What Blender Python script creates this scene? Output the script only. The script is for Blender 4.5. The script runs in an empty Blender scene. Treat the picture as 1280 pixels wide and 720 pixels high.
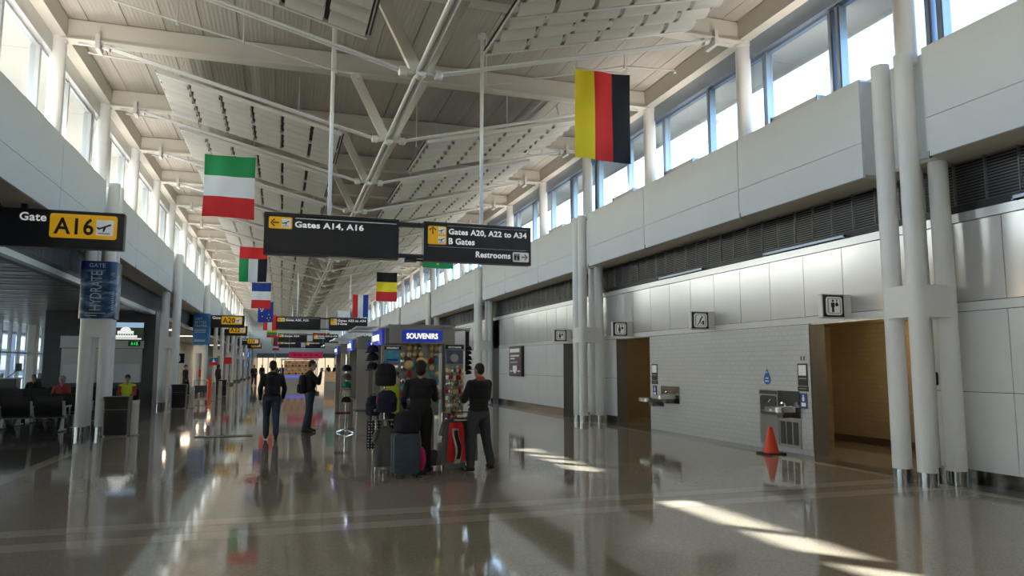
import bpy, bmesh, math, random
import numpy as np
from mathutils import Vector, Matrix
random.seed(7)
S = bpy.context.scene
COL = S.collection
R = math.radians

# ------------------------------------------------------------------ camera
FPX, VPX, VPY, CAMH = 900.0, 352.0, 457.0, 1.7
TH = math.atan((VPY - 360) / FPX)
PS = math.atan((640 - VPX) * math.cos(TH) / FPX)
cd = bpy.data.cameras.new('camera'); cam = bpy.data.objects.new('camera', cd); COL.objects.link(cam)
cam.location = (0, 0, CAMH); cam.rotation_euler = (math.pi / 2 + TH, 0, -PS)
cd.sensor_width = 36; cd.lens = FPX / 1280 * 36; cd.clip_end = 600; cd.clip_start = 0.05
S.camera = cam

# ------------------------------------------------------------------ world, sun, exposure
SUN_DIR = Vector((1.0, -1.19, -0.707)).normalized()
w = bpy.data.worlds.new('sky'); S.world = w; w.use_nodes = True
nt = w.node_tree; nt.nodes.clear()
wo = nt.nodes.new('ShaderNodeOutputWorld'); bg = nt.nodes.new('ShaderNodeBackground')
sky = nt.nodes.new('ShaderNodeTexSky'); sky.sky_type = 'NISHITA'; sky.sun_disc = False
sky.sun_elevation = math.asin(-SUN_DIR.z)
sky.sun_rotation = math.atan2(-SUN_DIR.x, -SUN_DIR.y)
sky.air_density = 1.0; sky.dust_density = 0.6; sky.ozone_density = 1.0
bg.inputs['Strength'].default_value = 0.36
nt.links.new(sky.outputs[0], bg.inputs[0]); nt.links.new(bg.outputs[0], wo.inputs[0])
sl = bpy.data.lights.new('sun', 'SUN'); so = bpy.data.objects.new('sun', sl); COL.objects.link(so)
sl.energy = 12.5; sl.angle = R(0.53); sl.color = (1.0, 0.93, 0.82)
so.rotation_euler = SUN_DIR.to_track_quat('-Z', 'Y').to_euler(); so.location = (-30, 60, 40)
S.view_settings.view_transform = 'Standard'; S.view_settings.look = 'None'
S.view_settings.gamma = 1.0; S.view_settings.use_curve_mapping = False
S.view_settings.exposure = 1.68
S.cycles.use_denoising = True
S.cycles.max_bounces = 10; S.cycles.diffuse_bounces = 5; S.cycles.glossy_bounces = 4
S.cycles.transparent_max_bounces = 24; S.cycles.sample_clamp_indirect = 12.0

# ------------------------------------------------------------------ pixel -> world helpers
_F = Vector((math.sin(PS) * math.cos(TH), math.cos(PS) * math.cos(TH), math.sin(TH)))
_R = Vector((math.cos(PS), -math.sin(PS), 0)); _U = _R.cross(_F)
def at(px, py, axis, v):
    """point of the picture ray (px, py) on the plane axis = v"""
    d = _F + _R * ((px - 640) / FPX) - _U * ((py - 360) / FPX)
    c = Vector((0, 0, CAMH)); i = 'XYZ'.index(axis)
    return c + d * ((v - c[i]) / d[i])

# ------------------------------------------------------------------ materials
MATS = {}
def mat(name, col, rough=0.5, metal=0.0, var=0.06, scale=6.0, bump=0.0, bscale=60.0, spec=0.5, coat=0.0, emit=None, estr=0.0, stretch=None):
    if name in MATS: return MATS[name]
    m = bpy.data.materials.new(name); m.use_nodes = True; MATS[name] = m
    n = m.node_tree.nodes; l = m.node_tree.links; b = n['Principled BSDF']
    b.inputs['Roughness'].default_value = rough; b.inputs['Metallic'].default_value = metal
    b.inputs['Specular IOR Level'].default_value = spec
    b.inputs['Coat Weight'].default_value = coat; b.inputs['Coat Roughness'].default_value = 0.06
    tc = n.new('ShaderNodeTexCoord'); mp = n.new('ShaderNodeMapping'); l.new(tc.outputs['Object'], mp.inputs[0])
    if stretch: mp.inputs['Scale'].default_value = stretch
    nz = n.new('ShaderNodeTexNoise'); nz.inputs['Scale'].default_value = scale; nz.inputs['Detail'].default_value = 3
    l.new(mp.outputs[0], nz.inputs['Vector'])
    mx = n.new('ShaderNodeMix'); mx.data_type = 'RGBA'
    c = Vector(col[:3])
    mx.inputs['A'].default_value = (*(c * (1 - var)), 1); mx.inputs['B'].default_value = (*[min(1, q * (1 + var)) for q in c], 1)
    l.new(nz.outputs['Fac'], mx.inputs['Factor']); l.new(mx.outputs['Result'], b.inputs['Base Color'])
    if bump:
        n2 = n.new('ShaderNodeTexNoise'); n2.inputs['Scale'].default_value = bscale; l.new(mp.outputs[0], n2.inputs['Vector'])
        bp = n.new('ShaderNodeBump'); bp.inputs['Strength'].default_value = bump; bp.inputs['Distance'].default_value = 0.01
        l.new(n2.outputs['Fac'], bp.inputs['Height']); l.new(bp.outputs[0], b.inputs['Normal'])
    if emit:
        b.inputs['Emission Color'].default_value = (*emit, 1); b.inputs['Emission Strength'].default_value = estr
    return m

def glass(name, tint, refl=0.06):
    m = bpy.data.materials.new(name); m.use_nodes = True; MATS[name] = m
    n = m.node_tree.nodes; l = m.node_tree.links; n.clear()
    o = n.new('ShaderNodeOutputMaterial'); mx = n.new('ShaderNodeMixShader'); t = n.new('ShaderNodeBsdfTransparent'); g = n.new('ShaderNodeBsdfGlossy')
    nz = n.new('ShaderNodeTexNoise'); nz.inputs['Scale'].default_value = 0.7
    rp = n.new('ShaderNodeMapRange'); rp.inputs[3].default_value = refl * 0.8; rp.inputs[4].default_value = refl * 1.2
    l.new(nz.outputs['Fac'], rp.inputs[0]); l.new(rp.outputs[0], mx.inputs[0])
    t.inputs[0].default_value = (*tint, 1); g.inputs['Roughness'].default_value = 0.02
    l.new(t.outputs[0], mx.inputs[1]); l.new(g.outputs[0], mx.inputs[2]); l.new(mx.outputs[0], o.inputs[0])
    return m

def brickmat(name, col, mortar, bw, bh, rough, axis, off=0.5, msize=0.006, var=0.05):
    """tiled cladding: colour and fine relief, mapped on the plane of the wall ('X' wall faces along X, 'Y' faces along Y)"""
    m = bpy.data.materials.new(name); m.use_nodes = True; MATS[name] = m
    n = m.node_tree.nodes; l = m.node_tree.links; b = n['Principled BSDF']; b.inputs['Roughness'].default_value = rough
    tc = n.new('ShaderNodeTexCoord'); sp = n.new('ShaderNodeSeparateXYZ'); cb = n.new('ShaderNodeCombineXYZ')
    l.new(tc.outputs['Object'], sp.inputs[0]); l.new(sp.outputs['Y' if axis == 'X' else 'X'], cb.inputs[0]); l.new(sp.outputs['Z'], cb.inputs[1])
    if axis == 'Z':
        l.new(sp.outputs['X'], cb.inputs[0]); l.new(sp.outputs['Y'], cb.inputs[1])
    t = n.new('ShaderNodeTexBrick'); l.new(cb.outputs[0], t.inputs['Vector'])
    t.inputs['Scale'].default_value = 1; t.inputs['Brick Width'].default_value = bw; t.inputs['Row Height'].default_value = bh
    t.inputs['Mortar Size'].default_value = msize; t.offset = off
    c = Vector(col)
    t.inputs['Color1'].default_value = (*(c * (1 + var)), 1); t.inputs['Color2'].default_value = (*(c * (1 - var)), 1)
    t.inputs['Mortar'].default_value = (*mortar, 1)
    l.new(t.outputs['Color'], b.inputs['Base Color'])
    bp = n.new('ShaderNodeBump'); bp.inputs['Strength'].default_value = 0.15; bp.inputs['Distance'].default_value = 0.003; bp.invert = True
    l.new(t.outputs['Fac'], bp.inputs['Height']); l.new(bp.outputs[0], b.inputs['Normal'])
    return m

def floormat(name, c1, c2, rough):
    m = bpy.data.materials.new(name); m.use_nodes = True; MATS[name] = m
    n = m.node_tree.nodes; l = m.node_tree.links; b = n['Principled BSDF']
    tc = n.new('ShaderNodeTexCoord')
    v = n.new('ShaderNodeTexVoronoi'); v.inputs['Scale'].default_value = 90; l.new(tc.outputs['Object'], v.inputs['Vector'])
    nz = n.new('ShaderNodeTexNoise'); nz.inputs['Scale'].default_value = 0.35; nz.inputs['Detail'].default_value = 4; l.new(tc.outputs['Object'], nz.inputs['Vector'])
    sp = n.new('ShaderNodeSeparateColor'); l.new(v.outputs['Color'], sp.inputs[0])
    mx = n.new('ShaderNodeMix'); mx.data_type = 'RGBA'; mx.inputs['A'].default_value = (*c1, 1); mx.inputs['B'].default_value = (*c2, 1)
    l.new(sp.outputs[0], mx.inputs['Factor'])
    m2 = n.new('ShaderNodeMix'); m2.data_type = 'RGBA'; m2.blend_type = 'MULTIPLY'; m2.inputs['Factor'].default_value = 0.25
    l.new(mx.outputs['Result'], m2.inputs['A']); l.new(nz.outputs['Fac'], m2.inputs['B']); l.new(m2.outputs['Result'], b.inputs['Base Color'])
    rr = n.new('ShaderNodeMapRange'); rr.inputs[3].default_value = rough * 0.7; rr.inputs[4].default_value = rough * 1.4
    l.new(nz.outputs['Fac'], rr.inputs[0]); l.new(rr.outputs[0], b.inputs['Roughness'])
    wv = n.new('ShaderNodeTexNoise'); wv.inputs['Scale'].default_value = 2.2; l.new(tc.outputs['Object'], wv.inputs['Vector'])
    bp = n.new('ShaderNodeBump'); bp.inputs['Strength'].default_value = 0.05; bp.inputs['Distance'].default_value = 0.01
    l.new(wv.outputs['Fac'], bp.inputs['Height']); l.new(bp.outputs[0], b.inputs['Normal'])
    b.inputs['IOR'].default_value = 1.6; b.inputs['Specular IOR Level'].default_value = 0.6
    return m

def deckmat(name, col):
    m = bpy.data.materials.new(name); m.use_nodes = True; MATS[name] = m
    n = m.node_tree.nodes; l = m.node_tree.links; b = n['Principled BSDF']; b.inputs['Roughness'].default_value = 0.55
    tc = n.new('ShaderNodeTexCoord'); sp = n.new('ShaderNodeSeparateXYZ'); l.new(tc.outputs['Object'], sp.inputs[0])
    ml = n.new('ShaderNodeMath'); ml.operation = 'MULTIPLY'; ml.inputs[1].default_value = 2 * math.pi / 0.085; l.new(sp.outputs['X'], ml.inputs[0])
    sn = n.new('ShaderNodeMath'); sn.operation = 'SINE'; l.new(ml.outputs[0], sn.inputs[0])
    mp = n.new('ShaderNodeMapping'); mp.inputs['Scale'].default_value = (14, 0.5, 1); l.new(tc.outputs['Object'], mp.inputs[0])
    nz = n.new('ShaderNodeTexNoise'); nz.inputs['Scale'].default_value = 1; nz.inputs['Detail'].default_value = 4; l.new(mp.outputs[0], nz.inputs['Vector'])
    mx = n.new('ShaderNodeMix'); mx.data_type = 'RGBA'; c = Vector(col)
    mx.inputs['A'].default_value = (*(c * 0.80), 1); mx.inputs['B'].default_value = (*(c * 1.15), 1)
    l.new(nz.outputs['Fac'], mx.inputs['Factor']); l.new(mx.outputs['Result'], b.inputs['Base Color'])
    bp = n.new('ShaderNodeBump'); bp.inputs['Strength'].default_value = 0.22; bp.inputs['Distance'].default_value = 0.01
    l.new(sn.outputs[0], bp.inputs['Height']); l.new(bp.outputs[0], b.inputs['Normal'])
    return m

mat('white', (.76, .74, .69), .42, var=.03)
mat('beam_white', (.72, .68, .60), .5, var=.03)
mat('column_white', (.88, .875, .86), .38, var=.02)
deckmat('deck', (.53, .49, .425))
mat('fascia', (.76, .785, .82), .55, var=.02, scale=2)
mat('soffit', (.64, .59, .50), .7, var=.04)
mat('gloss_panel', (.68, .665, .64), .22, metal=.35, var=.03, scale=1.2, bump=.03, bscale=3)
mat('panel_white', (.80, .80, .79), .25, var=.02, scale=2)
mat('frame_blue', (.30, .36, .44), .35, metal=.6, var=.05)
mat('frame_pale', (.52, .53, .53), .4, metal=.3, var=.04)
mat('louver', (.30, .29, .27), .45, metal=.5, var=.05)
mat('black', (.012, .012, .014), .45, var=.2)
mat('joint', (.10, .10, .11), .8)
mat('cap_metal', (.66, .66, .65), .3, metal=.5, var=.03)
mat('steel', (.55, .54, .52), .28, metal=1, var=.06, scale=3, stretch=(1, 1, 12))
mat('dark_steel', (.22, .22, .22), .3, metal=1, var=.08)
mat('cuff_steel', (.36, .355, .35), .16, metal=1, var=.25, scale=9, stretch=(6, 6, .3))
mat('chrome', (.75, .75, .76), .12, metal=1, var=.03)
mat('tie_rod', (.78, .77, .74), .35, var=.03)
mat('baffle', (.66, .635, .575), .5, var=.05)
floormat('terrazzo', (.36, .315, .25), (.48, .43, .35), .055)
floormat('terrazzo_light', (.50, .455, .38), (.60, .55, .47), .06)
floormat('terrazzo_dark', (.13, .125, .115), (.20, .193, .18), .075)
brickmat('tile_white', (.68, .67, .645), (.56, .55, .53), .20, .10, .28, 'X', msize=.006, var=.02)
brickmat('tile_tan', (.44, .35, .215), (.37, .29, .18), .20, .10, .35, 'X')
brickmat('tile_tan_y', (.44, .35, .215), (.37, .29, .18), .20, .10, .35, 'Y')
brickmat('tile_dark', (.105, .105, .108), (.06, .06, .062), 1.2, .55, .4, 'Y', var=.12)
brickmat('roofing', (.17, .163, .15), (.14, .135, .125), 3, 3, .8, 'Z')
glass('glass_clear', (.90, .94, .97)); glass('glass_tint', (.70, .74, .78), .1)
M = MATS

# ------------------------------------------------------------------ mesh builder
class MB:
    def __init__(s): s.v = []; s.f = []; s.m = []; s.cur = 0
    def add(s, vs, fs):
        o = len(s.v); s.v += [tuple(p) for p in vs]; s.f += [tuple(i + o for i in q) for q in fs]; s.m += [s.cur] * len(fs); return s
    def box(s, x0, x1, y0, y1, z0, z1):
        v = [(x, y, z) for z in (z0, z1) for y in (y0, y1) for x in (x0, x1)]
        return s.add(v, [(0, 2, 3, 1), (4, 5, 7, 6), (0, 1, 5, 4), (2, 6, 7, 3), (0, 4, 6, 2), (1, 3, 7, 5)])
    def cyl(s, p0, p1, r0, r1=None, n=12, cap=True):
        r1 = r0 if r1 is None else r1
        p0 = Vector(p0); p1 = Vector(p1); d = (p1 - p0).normalized()
        a = d.orthogonal().normalized(); b = d.cross(a); v = []
        for p, r in ((p0, r0), (p1, r1)):
            for i in range(n):
                t = 2 * math.pi * i / n; v.append(p + (a * math.cos(t) + b * math.sin(t)) * r)
        f = [(i, (i + 1) % n, n + (i + 1) % n, n + i) for i in range(n)]
        if cap: f += [tuple(range(n))[::-1], tuple(range(n, 2 * n))]
        return s.add(v, f)
    def path(s, pts, r, n=8):
        for a, b in zip(pts, pts[1:]): s.cyl(a, b, r, n=n)
        return s
    def bar(s, p0, p1, w, h, up=(0, 0, 1)):
        p0 = Vector(p0); p1 = Vector(p1); d = (p1 - p0).normalized(); u = Vector(up)
        a = d.cross(u)
        if a.length < 1e-4: a = d.orthogonal()
        a.normalize(); b = a.cross(d)
        v = [p + a * sx * w / 2 + b * sz * h / 2 for p in (p0, p1) for sx, sz in ((-1, -1), (1, -1), (1, 1), (-1, 1))]
        return s.add(v, [(0, 1, 2, 3)[::-1], (4, 5, 6, 7), (0, 1, 5, 4), (1, 2, 6, 5), (2, 3, 7, 6), (3, 0, 4, 7)])
    def lathe(s, prof, c=(0, 0, 0), n=20, ax='Z'):
        v = []; c = Vector(c)
        for r, z in prof:
            for i in range(n):
                t = 2 * math.pi * i / n; p = (r * math.cos(t), r * math.sin(t), z)
                if ax == 'Y': p = (p[0], p[2], p[1])
                if ax == 'X': p = (p[2], p[0], p[1])
                v.append(c + Vector(p))
        k = len(prof)
        f = [(j * n + i, j * n + (i + 1) % n, (j + 1) * n + (i + 1) % n, (j + 1) * n + i) for j in range(k - 1) for i in range(n)]
        if prof[0][0] > 1e-5: f.append(tuple(range(n))[::-1])
        if prof[-1][0] > 1e-5: f.append(tuple(range((k - 1) * n, k * n)))
        return s.add(v, f)
    def ell(s, c, r, n=14, k=9, rot=None):
        c = Vector(c); v = []
        for j in range(k + 1):
            ph = math.pi * j / k
            for i in range(n):
                t = 2 * math.pi * i / n
                p = Vector((r[0] * math.sin(ph) * math.cos(t), r[1] * math.sin(ph) * math.sin(t), r[2] * math.cos(ph)))
                if rot: p = rot @ p
                v.append(c + p)
        f = [(j * n + i, (j + 1) * n + i, (j + 1) * n + (i + 1) % n, j * n + (i + 1) % n) for j in range(k) for i in range(n)]
        return s.add(v, f)
    def prism(s, pts, axis, a, b):
        """extrude a 2-D outline along an axis; pts in the two other axes' order"""
        def P(p, t):
            return {'X': (t, p[0], p[1]), 'Y': (p[0], t, p[1]), 'Z': (p[0], p[1], t)}[axis]
        n = len(pts); v = [P(p, a) for p in pts] + [P(p, b) for p in pts]
        return s.add(v, [tuple(range(n)), tuple(range(n, 2 * n))[::-1]] + [(i, n + i, n + (i + 1) % n, (i + 1) % n) for i in range(n)])
    def rbox(s, x0, x1, y0, y1, z0, z1, r=.02, seg=3, axis='Z'):
        """box with rounded edges along one axis"""
        dims = {'X': (y0, y1, z0, z1, x0, x1), 'Y': (x0, x1, z0, z1, y0, y1), 'Z': (x0, x1, y0, y1, z0, z1)}[axis]
        a0, a1, b0, b1, c0, c1 = dims; pts = []
        for cx, cy, t0 in ((a1 - r, b1 - r, 0), (a0 + r, b1 - r, 90), (a0 + r, b0 + r, 180), (a1 - r, b0 + r, 270)):
            for i in range(seg + 1):
                t = R(t0 + 90 * i / seg); pts.append((cx + r * math.cos(t), cy + r * math.sin(t)))
        return s.prism(pts, axis, c0, c1)
    def grid(s, fn, nu, nv, mf=None):
        v = [fn(i / nu, j / nv) for j in range(nv + 1) for i in range(nu + 1)]
        o = len(s.v); s.v += [tuple(p) for p in v]
        for j in range(nv):
            for i in range(nu):
                a = o + j * (nu + 1) + i; s.f.append((a, a + 1, a + nu + 2, a + nu + 1))
                s.m.append(mf((i + .5) / nu, (j + .5) / nv) if mf else s.cur)
        return s
    def mesh(s, name, mats, smooth=False):
        me = bpy.data.meshes.new(name); me.from_pydata(s.v, [], s.f)
        for m in (mats if isinstance(mats, (list, tuple)) else [mats]): me.materials.append(M[m] if isinstance(m, str) else m)
        if any(s.m): me.polygons.foreach_set('material_index', s.m)
        bm = bmesh.new(); bm.from_mesh(me); bmesh.ops.recalc_face_normals(bm, faces=bm.faces); bm.to_mesh(me); bm.free()
        if smooth:
            me.polygons.foreach_set('use_smooth', [True] * len(me.polygons))
            me.set_sharp_from_angle(angle=R(40))
        return me
    def build(s, name, mats, parent=None, smooth=False, world=False):
        if world and parent is not None:
            L = Vector(parent.location)
            if parent.parent is not None: L = L + Vector(parent.parent.location)
            s.v = [tuple(Vector(p) - L) for p in s.v]
        return link(name, s.mesh(name, mats, smooth), parent)
def link(name, me, parent=None, loc=(0, 0, 0), rz=0.0):
    o = bpy.data.objects.new(name, me); COL.objects.link(o); o.location = loc; o.rotation_euler = (0, 0, rz)
    if parent is not None: o.parent = parent
    return o
def tag(o, label=None, cat=None, group=None, kind=None):
    if label: o['label'] = label
    if cat: o['category'] = cat
    if group: o['group'] = group
    if kind: o['kind'] = kind
    return o
def thing(name, label, cat, loc=(0, 0, 0), rz=0.0, group=None, kind=None):
    o = bpy.data.objects.new(name, None); COL.objects.link(o); o.location = loc; o.rotation_euler = (0, 0, rz); o.empty_display_size = .1
    return tag(o, label, cat, group, kind)
KIDS = {}
def copy_tree(o, loc=None, rz=None, parent=None, label=None):
    c = o.copy(); COL.objects.link(c)
    if parent is not None: c.parent = parent
    if loc is not None: c.location = loc
    if rz is not None: c.rotation_euler = (0, 0, rz)
    if label: c['label'] = label
    for ch in o.children: copy_tree(ch, parent=c)
    return c
FONT_CACHE = {}
def text(name, s, size, loc, m, parent=None, align='LEFT', rot=(90, 0, 0), bold=.0, ext=.002, sx=1.0, space=1.0):
    """flat lettering turned into a mesh; loc in the parent's space; faces -Y by default"""
    cu = bpy.data.curves.new(name, 'FONT'); cu.body = s; cu.size = size; cu.align_x = align; cu.align_y = 'BOTTOM_BASELINE' if hasattr(cu, 'x') else 'BOTTOM_BASELINE'
    cu.extrude = ext; cu.offset = bold; cu.space_character = space; cu.resolution_u = 3
    t = bpy.data.objects.new('t', cu); COL.objects.link(t)
    bpy.context.view_layer.update()
    me = bpy.data.meshes.new_from_object(t.evaluated_get(bpy.context.evaluated_depsgraph_get()))
    bpy.data.objects.remove(t); bpy.data.curves.remove(cu)
    me.materials.clear(); me.materials.append(M[m]); me.name = name
    o = link(name, me, parent, loc); o.rotation_euler = tuple(R(a) for a in rot); o.scale = (sx, 1, 1)
    return o

# ================================================================== THE HALL
XC = 2.22; BAY = 4.08; Y0 = 8.35
def X(s, d): return XC + s * d            # s = +1 right side, -1 left side
KMIN, KMAX = -4, 27
def YK(k): return Y0 + BAY * k
YA, YB = YK(KMIN), YK(KMAX)
FAS, COLX, WIN, WAL = 6.63, 6.85, 7.08, 7.38
NODE_Z, ANCH_Z = 6.95, 8.47
CLUST = [k for k in range(KMIN, KMAX + 1) if k % 3 == 0]

# ---- floor
fl = thing('floor', 'polished grey beige terrazzo concourse floor', 'floor', (0, 0, 0), kind='structure')
MB().box(-30, 17, YA - 2, YB + 2, -.3, 0).build('terrazzo_field', 'terrazzo', fl)
for k in CLUST:
    y = YK(k)
    for a in (-.32, .35):
        MB().box(-4.0, 8.95, y + a - .15, y + a + .15, -.05, .0015).build('inlay_band', 'terrazzo_light', fl)
for x0, x1 in ((8.95, 9.12), (-4.0, -3.78)):
    MB().box(x0, x1, YA, YB, -.05, .0019).build('inlay_band', 'terrazzo_light', fl)
MB().box(9.12, 9.62, YA, YB, -.05, .0012).build('wall_margin', 'terrazzo_dark', fl)
MB().box(-28, -4.0, 13.4, YB, -.05, .0012).build('lounge_floor', 'terrazzo_dark', fl)

# ---- roof deck: ribbed metal strips running along the hall
ce = thing('ceiling', 'ribbed beige metal roof deck above the concourse', 'ceiling', (0, 0, 8.9), kind='structure')
MB().box(X(-1, 8.6), X(1, 8.15), YA - 1, YB + 1, .06, .35).build('roof_slab', 'soffit', ce)
strip = {}
nst = 19; sw = 14.1 / nst
dm = MB().box(.008, sw - .008, 0, BAY - .02, 0, .05).mesh('deck_strip', 'deck')
for k in range(KMIN, KMAX):
    for i in range(nst):
        if k < 9: link('deck_strip', dm, ce, (X(-1, 7.05) + i * sw, YK(k) + .01, 0))
MB().box(X(-1, 7.05), X(1, 7.05), YK(9), YB, 0, .05).build('deck_field', 'deck', ce)
# overhanging soffit panels outside the glass
for s, d in ((-1, 8.6), (1, 8.15)):
    ov = thing('roof_overhang', 'cream soffit of the roof overhang outside the %s clerestory' % ('restroom side' if s > 0 else 'lounge side'), 'roof', (0, 0, 8.9), kind='structure')
    xa, xb = sorted((X(s, WIN + .05), X(s, d)))
    for k in range(KMIN, KMAX, 1):
        MB().box(xa, xb, YK(k) + .01, YK(k + 1) - .01, -.72, -.62).build('soffit_panel', 'soffit', ov)
    xa, xb = sorted((X(s, d), X(s, d + .06)))
    MB().box(xa, xb, YA, YB, -.80, .35).build('roof_edge', 'soffit', ov)

# ---- beams and trusses
bm0 = None
prof = [(-6.95, 8.50), (-6.2, 8.43), (0, 8.47), (6.2, 8.43), (6.95, 8.50), (6.95, 8.88), (-6.95, 8.88)]
bmesh_beam = MB()
bmesh_beam.prism([(p[0], p[1] - 8.43) for p in prof], 'Y', -.09, .09)
bmesh_beam.box(-6.9, 6.9, -.16, .16, .0, .03)
beam_me = bmesh_beam.mesh('roof_beam', 'beam_white')
tip = Vector((X(1, .16) - XC, 0, NODE_Z - 8.43))
def truss_mesh():
    out = {}
    for s in (-1, 1):
        a = Vector((s * .30, 0, NODE_Z)); b = Vector((s * 6.25, 0, ANCH_Z))
        m = MB()
        for dy in (-.055, .055): m.cyl(a + Vector((0, dy, 0)), b + Vector((0, dy, 0)), .026, n=8)
        out['tie_rod', s] = m.mesh('tie_rod', 'tie_rod', True)
        m = MB(); m.bar((s * .82, 0, 8.46), (s * .08, 0, NODE_Z + .04), .20, .12, up=(0, 1, 0))
        out['strut', s] = m.mesh('strut', 'beam_white')
        m = MB(); m.cyl(b - Vector((s * .36, .0, .09)), b + Vector((s * .05, 0, .012)), .085, .06, n=10)
        m.box(s * 6.1 - .04, s * 6.1 + .04, -.19, .19, ANCH_Z - .20, ANCH_Z + .12)
        m.bar((s * 6.05, 0, ANCH_Z), (s * 6.5, 0, ANCH_Z + .02), .03, .2)
        for dy in (-.1, .1): m.cyl((s * 6.03, dy, ANCH_Z - .05), (s * 6.22, dy, ANCH_Z), .032, n=8)
        out['anchor', s] = m.mesh('anchor', 'tie_rod', True)
    m = MB(); m.cyl((-.36, 0, NODE_Z), (.36, 0, NODE_Z), .05, n=12); m.lathe([(.0, -.13), (.09, -.11), (.11, 0), (.09, .11), (0, .13)], (0, 0, NODE_Z), 12, 'Y')
    for s in (-1, 1): m.lathe([(.05, -.08), (.09, -.06), (.09, .06), (.05, .08)], (s * .32, 0, NODE_Z), 12, 'X')
    out['node', 0] = m.mesh('node', 'tie_rod', True)
    m = MB()
    for dx in (-.05, .05): m.cyl((dx, 0, NODE_Z + .02), (dx, BAY, NODE_Z + .02), .042, n=8)
    out['bottom_chord', 0] = m.mesh('bottom_chord', 'tie_rod', True)
    return out
TM = truss_mesh()
for k in range(KMIN + 1, KMAX):
    tag(link('roof_beam', beam_me, None, (XC, YK(k), 8.43)), 'cream painted steel roof beam spanning between clerestory columns', 'beam', 'roof beams', 'structure')
    t = thing('roof_truss', 'white double tie rods meeting at a node with slanted struts under a roof beam', 'truss', (XC, YK(k), 0), group='roof trusses', kind='structure')
    for (nm, s), me in TM.items(): link(nm, me, t)

# ---- hanging curved-tile baffles following the tie rods
def baffle_meshes():
    n = 6; L = 4.20; Wd = 2.80; cw, rw = L / n, Wd / n
    m = MB()
    def fn(u, v):
        return ((.045 + u * (cw - .09)), .008 + v * (rw - .016), -.105 * math.sin(math.pi * v) + .03)
    m.grid(fn, 1, 5); m.grid(lambda u, v: (fn(u, v)[0], fn(u, v)[1], fn(u, v)[2] + .012), 1, 5)
    tile = m.mesh('baffle_tile', 'baffle', True)
    f = MB()
    for i in (0, n): f.box(i * cw - .012, i * cw + .012, 0, Wd, .0, .05)
    shd = MB()
    for i in range(n + 1): shd.box(i * cw - .045, i * cw + .045, .04, Wd - .04, .045, .055)  # dark strips stand in for the shade in the slots between tiles
    shd = shd.mesh('slot_shade', 'joint')
    for y in (0, Wd / 2, Wd): f.box(0, L, y - .035, y + .035, -.02, .06)
    fr = f.mesh('baffle_frame', 'white')
    hang = MB().cyl((0, 0, .02), (0, 0, .55), .012, n=6).mesh('hanger_rod', 'white')
    allt = MB()
    for i in range(n):
        for j in range(n): allt.grid(lambda u, v: (fn(u, v)[0] + i * cw, fn(u, v)[1] + j * rw, fn(u, v)[2]), 1, 3)
    return tile, (fr, shd), hang, allt.mesh('baffle_tiles', 'baffle', True), n, cw, rw
tile, fr, hang, allt, nB, cw, rw = baffle_meshes()
SL = math.atan((ANCH_Z - NODE_Z) / 5.95)
ORD = ['first', 'second', 'third', 'fourth', 'fifth', 'sixth', 'seventh', 'eighth']
for s in (-1, 1):
    for k in range(KMIN, KMAX - 1):
        if k == 1: continue
        sd = 'restroom' if s > 0 else 'lounge'
        blab = ('%s curved tile ceiling baffle beyond the bare roof bay on the %s side' % (ORD[k - 2], sd)) if 2 <= k < 10 else ('%s curved tile ceiling baffle before the bare roof bay on the %s side' % (ORD[-k], sd)) if k < 1 else 'distant curved tile ceiling baffle deep in the hall on the %s side' % sd
        r = tag(bpy.data.objects.new('ceiling_baffle', None), blab, 'ceiling baffle', 'ceiling baffles'); COL.objects.link(r)
        x0 = XC + s * 1.03; z0 = NODE_Z + (1.03 - .30) * math.tan(SL) + .03
        r.location = (x0, YK(k) + (.62 if s > 0 else .62 + 2.80), z0); r.rotation_euler = (0, -SL * 1 if s > 0 else -SL, 0 if s > 0 else math.pi)
        # local +x runs outward and up
        r.rotation_mode = 'ZYX' if False else 'XYZ'
        r.rotation_euler = (0, -SL, 0 if s > 0 else math.pi)
        link('frame', fr[0], r); link('slot_shade', fr[1], r)['kind'] = 'stuff'
        for hx_, hy_ in ((.4, .3), (.4, 2.5), (3.8, .3), (3.8, 2.5)): link('hanger_rod', hang, r, (hx_, hy_, 0))
        if -1 <= k <= 6:
            for i in range(nB):
                for j in range(nB): link('tile', tile, r, (i * cw, j * rw, 0))
        else:
            link('tile_field', allt, r)['kind'] = 'stuff'

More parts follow.
